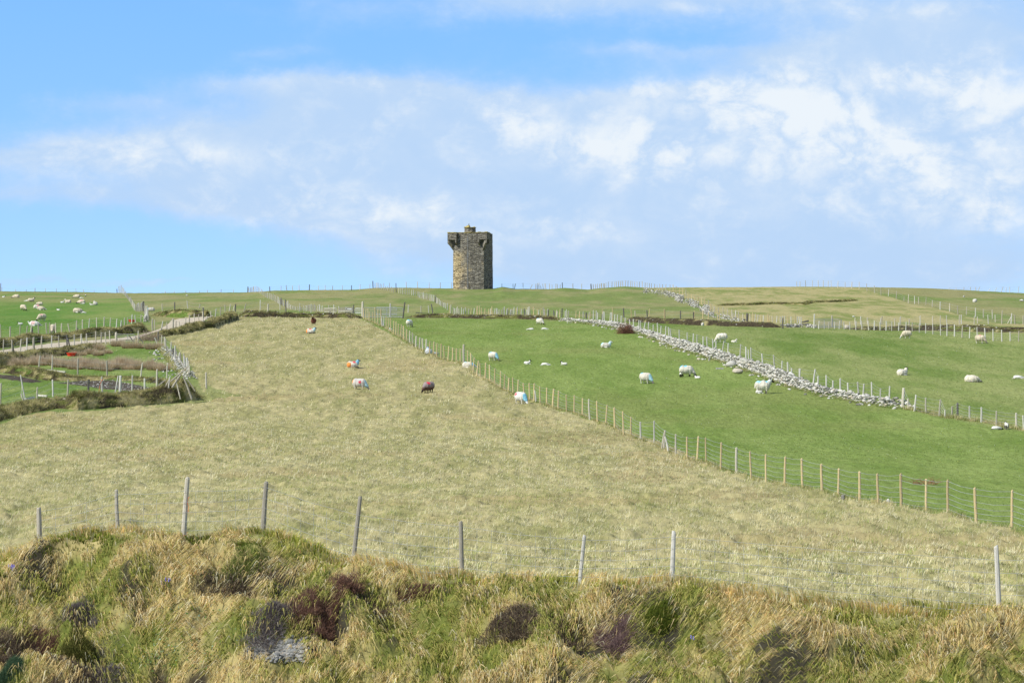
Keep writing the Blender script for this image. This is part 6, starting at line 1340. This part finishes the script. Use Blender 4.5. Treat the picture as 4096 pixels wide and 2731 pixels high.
def sheep(label, pose, x, row, head, wool=WH, face=WF, leg=None, marks=(), neck=None, scale=1.0, group=None, ymin=62, name=None, belly=None):
    e, V, lab = pose_geo(pose); me = e.copy(); n = len(V)
    C = np.tile(np.array(wool), (n, 1)); leg = leg or face
    dirt = vn(V[:, 0]*6+x, V[:, 2]*6+V[:, 1]*5, 8); C = C*(.74+.34*dirt)[:, None]
    if belly is not None: t = sstep(.50, .30, V[:, 2]); C = mixc2(C, belly, t)
    for (cx, cy, cz, r, col) in marks:
        P = V.copy(); P[:, 1] = np.where(cy < 0, V[:, 1], V[:, 1]); d = np.linalg.norm(P-np.array((cx, cy, cz)), axis=1)+.03*(vn(V[:, 0]*20, V[:, 2]*20+V[:, 1]*9, 4)-.5)
        C = mixc2(C, col, sstep(r, r*.65, d)*.92)
    if neck is not None: C[lab == 'n'] = C[lab == 'n']*.2+np.array(neck)*.8
    else: pass
    C[lab == 'f'] = face; C[lab == 'l'] = leg
    me.name = 'sheep'; me.materials.clear(); me.materials.append(M_WOOL)
    a = me.color_attributes.new('Col', 'FLOAT_COLOR', 'POINT'); c4 = np.ones((n, 4), np.float32); c4[:, :3] = C; a.data.foreach_set('color', c4.ravel())
    nm = name or ('lamb' if pose.startswith('lamb') else 'sheep')
    p = pix(x, row, ymin); o = mobj(nm, me); o.location = (p.x, p.y, p.z-.02); o.rotation_euler = (0, 0, math.radians(head)); s_ = scale*random.uniform(.98, 1.03)*(.72 if nm == 'lamb' else 1.03); o.scale = (s_, s_, s_)
    return tag(o, label, 'lamb' if nm == 'lamb' else 'sheep', group)
def c1(x, y): return C1([(x, y)])[0]
def c2(x, y): return C2([(x, y)])[0]
def c3(x, y): return C3([(x, y)])[0]
def c4(x, y): return C4([(x, y)])[0]
def c5(x, y): return C5([(x, y)])[0]
GL = 'flock resting in the left green field'; GS = 'sheep in the straw field'; GM = 'flock in the central green field'; GR = 'sheep in the right hand green field'
L_ = 1.25
sheep('lamb lying nearest the left edge, high in the left green field', 'lamblie', *c1(38, 234), 0, LW, BLK, WF, group=GL, scale=1.5)
sheep('cream sheep lying second from the left edge near the hilltop', 'liedown', *c1(168, 238), 170, CR, GF, group=GL, scale=L_)
sheep('cream sheep lying behind a stretched out white lamb', 'lieup', *c1(325, 278), 20, CR, BLK, group=GL, scale=1.1)
sheep('white lamb stretched flat left of the cream sheep it lies beside', 'lambflat', *c1(285, 276), 180, LW, LW, group=GL, scale=1.6)
sheep('big cream sheep with dark head grazing right, left of the resting trio', 'graze', *c1(243, 371), -45, CR, BLK, group=GL, scale=1.1)
sheep('topmost sheep of the resting trio, cream and small', 'liedown', *c1(412, 316), 200, CR, GF, group=GL)
sheep('middle sheep of the resting trio with a red shoulder mark', 'liedown', *c1(388, 347), 15, WH, WF, marks=[(.1, -.15, .38, .2, (.85, .35, .38))], group=GL, scale=1.05)
sheep('lowest sheep of the resting trio, head to the right', 'liedown', *c1(430, 363), -10, CR, WF, group=GL, scale=1.1)
sheep('tiny white lamb left of the sheep with raised head', 'lamblie', *c1(650, 290), 10, LW, LW, group=GL, scale=1.5)
sheep('sheep lying with raised pale head, mid left field', 'lieup', *c1(712, 291), 170, CR, WF, group=GL)
sheep('topmost cream sheep lying flat near the skyline, wide bodied', 'liedown', *c1(803, 239), 180, CR, GF, group=GL, scale=1.2)
sheep('white lamb at the right side of the topmost wide bodied sheep', 'lambflat', *c1(848, 243), 0, LW, LW, group=GL, scale=1.4)
sheep('upright white lamb nearest the skyline in the left green field', 'lamb', *c1(895, 225), -60, LW, BLK, group=GL, scale=1.1)
sheep('sheep lying with dark head to the left and a red mark', 'liedown', *c1(852, 297), 180, CR, BLK, marks=[(0, .1, .40, .22, (.80, .40, .40))], group=GL, scale=1.2)
sheep('small white lamb in front of the dark headed lying sheep', 'lambflat', *c1(872, 302), 180, LW, LW, group=GL, scale=1.3)
sheep('sheep lying curled at the right end of the resting flock', 'lieup', *c1(995, 313), 120, GYW, WF, group=GL, scale=.95)
sheep('lamb lying left of the curled sheep at the flock\'s right end', 'lamblie', *c1(957, 313), 180, LW, LW, group=GL, scale=1.4)
sheep('lone white lamb in the middle of the left green field', 'lamblie', *c1(610, 373), 160, LW, BLK, group=GL, scale=1.4)
sheep('pale sheep lying lowest right of the flock, head down right', 'liedown', *c1(813, 396), 0, CR, WF, group=GL, scale=1.3)
sheep('white lamb tucked at the head of the lowest lying sheep', 'lambflat', *c1(874, 397), 0, LW, WF, group=GL, scale=1.3)
sheep('stout cream sheep grazing left above the track fence', 'graze', *c1(440, 480), 220, CR, BLK, WF, marks=[(.15, .1, .70, .16, (.85, .45, .42))], group=GL, scale=1.12)
sheep('white lamb sitting by the track fence, nearest the left edge', 'lamblie', *c1(215, 521), 200, LW, BLK, WF, group=GL, scale=1.5)
sheep('long white sheep lying behind the track fence with pink flank', 'liedown', *c1(362, 532), 0, LW, WF, marks=[(-.1, -.2, .30, .22, (.85, .50, .48))], group=GL, scale=1.15)
sheep('white lamb lying at the left of the long white sheep', 'lamblie', *c1(320, 512), 200, LW, LW, group=GL, scale=1.5)
sheep('large pale sheep facing the camera between two track fence posts', 'graze', *c1(552, 606), -85, CR, GF, marks=[(.1, 0, .76, .10, (.35, .62, .72)), (.15, .12, .72, .10, (.80, .40, .38))], group=GL, scale=1.15)
sheep('sheep with blue neck lying behind the palings at the track junction', 'liedown', *c1(1578, 376), 180, GYW, WF, neck=BLU, scale=1.05, ymin=200)
sheep('dark brown sheep with a white foot at the top of the straw field', 'stand', *c2(1187, 518), -100, (.20, .085, .06), BLK, BLK, group=GS, scale=.98, marks=[(.3, 0, .5, .14, (.5, .38, .3))])
sheep('lying sheep with orange rump, blue neck and black face, farther one', 'lieup', *c2(1158, 606), -5, WH, BLK, marks=[(-.42, -.12, .22, .24, ORG), (-.02, -.12, .42, .15, RD)], neck=(.35, .62, .70), group=GS)
sheep('lying sheep with orange rump, bright blue neck and horned black face, nearer one', 'lieup', *c2(1598, 975), 10, WH, GF, marks=[(-.36, -.2, .20, .26, ORG), (.08, -.15, .42, .16, RD)], neck=(.10, .45, .66), group=GS, scale=1.0)
sheep('greyish sheep with orange rump and red side spot grazing right', 'graze', *c2(1665, 1198), -12, (.66, .62, .57), GF, marks=[(-.48, -.05, .62, .22, ORG), (.10, -.24, .52, .12, (.62, .05, .09))], neck=(.30, .52, .60), group=GS, scale=1.06, leg=(.62, .52, .40))
sheep('shaggy brown sheep with red shoulder patch standing sideways', 'graze', *c3(300, 1224), 228, (.34, .28, .27), BLK, BLK, marks=[(.18, .14, .66, .15, RD), (-.42, .0, .70, .16, (.60, .30, .06))], belly=(.12, .075, .055), group=GS, scale=1.02)
sheep('white sheep with round red spot and blue neck grazing by the diagonal fence', 'graze', *c3(1262, 1336), -52, LW, (.72, .74, .74), WF, marks=[(-.20, -.22, .62, .115, (.90, .08, .13))], neck=(.08, .42, .60), group=GS, scale=1.03)
sheep('cream ewe seen from behind with blue rump, top left of the green field', 'graze', *c3(98, 543), 65, WH, GF, marks=[(-.25, -.05, .76, .20, BLU)], group=GM, scale=1.02, leg=WF)
sheep('grey sheep lying behind the diagonal fence beside a small lamb', 'lieup', *c3(298, 825), 100, (.60, .62, .62), GF, neck=(.45, .60, .68), group=GM)
sheep('small grey lamb at the foot of the diagonal fence', 'lambflat', *c3(365, 824), 0, (.66, .68, .68), GF, group=GM, scale=1.4)
sheep('blue marked sheep lying right of the tallest grey fence post', 'liedown', *c3(717, 959), -10, WH, WF, marks=[(.30, -.1, .28, .24, (.22, .58, .74)), (-.2, 0, .42, .16, (.45, .68, .76))], group=GM, scale=1.05)
sheep('slim white ewe with blue rump and neck grazing in mid field', 'graze', *c3(972, 893), -42, WH, GF, marks=[(-.30, -.02, .76, .20, BLU)], neck=(.16, .48, .62), group=GM, scale=.98, leg=WF)
sheep('dark faced ewe grazing beneath the back bank, blue on her back', 'graze', *c3(1460, 520), -42, WH, BLK, BLK, marks=[(-.15, 0, .77, .24, (.40, .68, .78))], neck=GYW, group=GM)
sheep('white lamb stretched out, left of the pair below the dark faced ewe', 'lambflat', *c3(1370, 571), 180, LW, LW, group=GM, scale=1.6)
sheep('white lamb stretched out, right of the pair below the dark faced ewe', 'lambflat', *c3(1508, 568), 0, LW, LW, group=GM, scale=1.6)
sheep('black headed lamb facing right, leftmost of the row of three lambs', 'lamblie', *c3(1328, 928), 0, LW, BLK, WF, group=GM, scale=1.6)
sheep('all white lamb flat on the grass in the middle of the row of three', 'lambflat', *c3(1515, 941), 0, LW, LW, group=GM, scale=1.6)
sheep('black headed lamb facing left, rightmost of the row of three lambs', 'lamblie', *c3(1717, 942), 180, LW, BLK, WF, group=GM, scale=1.45)
sheep('white sheep lying alone in the green field with blue neck, facing right', 'lieup', *c4(62, 758), 5, WH, WF, marks=[(-.35, -.05, .36, .2, (.45, .70, .76))], neck=(.50, .74, .78), group=GM, scale=1.0)
sheep('ewe with striped blue neck grazing right, left of the ewe with two lambs', 'graze', *c4(475, 1128), -40, WH, GF, marks=[(-.28, -.06, .74, .14, BLU)], neck=(.28, .58, .66), group=GM, scale=1.03, leg=WF)
sheep('black headed ewe grazing with two blue back marks and two lambs', 'graze', *c4(902, 1060), -5, WH, BLK, BLK, marks=[(-.38, -.02, .72, .18, BLU), (-.05, -.10, .72, .13, BLU)], neck=GYW, group=GM, scale=1.08)
sheep('black faced lamb standing at the rump of the black headed ewe', 'lamb', *c4(845, 1070), -80, LW, BLK, BLK, group=GM, scale=1.15)
sheep('small lamb lying in front of the black headed ewe\'s nose', 'lamblie', *c4(1020, 1082), 160, LW, BLK, WF, group=GM, scale=1.25)
sheep('large ewe with blue back and black face standing over a lamb', 'stand', *c4(1698, 1236), -10, WH, BLK, GF, marks=[(-.22, -.05, .72, .22, (.38, .70, .80)), (.28, -.04, .72, .14, BLU)], neck=(.66, .68, .64), group=GM, scale=1.12)
sheep('white lamb half hidden under the large blue backed ewe', 'lamblie', *c4(1664, 1237), 10, LW, LW, group=GM, scale=1.5)
sheep('black and white lamb lying above the tan boulder at the wall', 'lamblie', *c4(1425, 1000), 190, LW, BLK, GF, group=GM, scale=1.3)
sheep('cream unmarked ewe grazing left behind the white wall', 'graze', *c4(1275, 703), 195, (.86, .80, .66), WF, WF, group=GR, scale=1.15)
sheep('cream lamb lying beside the unmarked ewe behind the wall', 'lamblie', *c4(1400, 702), 5, (.84, .78, .64), WF, group=GR, scale=1.6)
sheep('tan ewe grazing left just below the row of white posts', 'graze', *c5(1022, 605), 190, (.70, .62, .46), (.55, .58, .56), WF, group=GR, scale=1.02)
sheep('cream ewe with a pink patch and dark face beneath the white posts, far right', 'graze', *c5(1720, 654), -30, CR, GF, marks=[(.05, -.05, .77, .15, (.92, .30, .36))], group=GR, scale=1.02, leg=WF)
sheep('black headed sheep lying with head up in the right hand field', 'lieup', *c5(980, 958), 38, (.78, .72, .60), BLK, WF, group=GR, scale=1.0)
sheep('round cream sheep lying head down in the right hand field', 'liedown', *c5(1643, 1022), -10, (.80, .73, .58), GF, group=GR, scale=1.12)
sheep('white lamb sprawled at the far right edge of the right hand field', 'lambflat', *c5(2082, 991), 0, LW, WF, group=GR, scale=1.9)
sheep('black headed lamb lying by the lower right fence', 'lambflat', *c5(1875, 1480), 5, LW, BLK, group='lambs by the lower right fence', scale=1.45)
sheep('white lamb standing with its back turned by the lower right fence', 'lamb', *c5(1975, 1474), 95, LW, BLK, (.16, .15, .14), group='lambs by the lower right fence', scale=1.25)
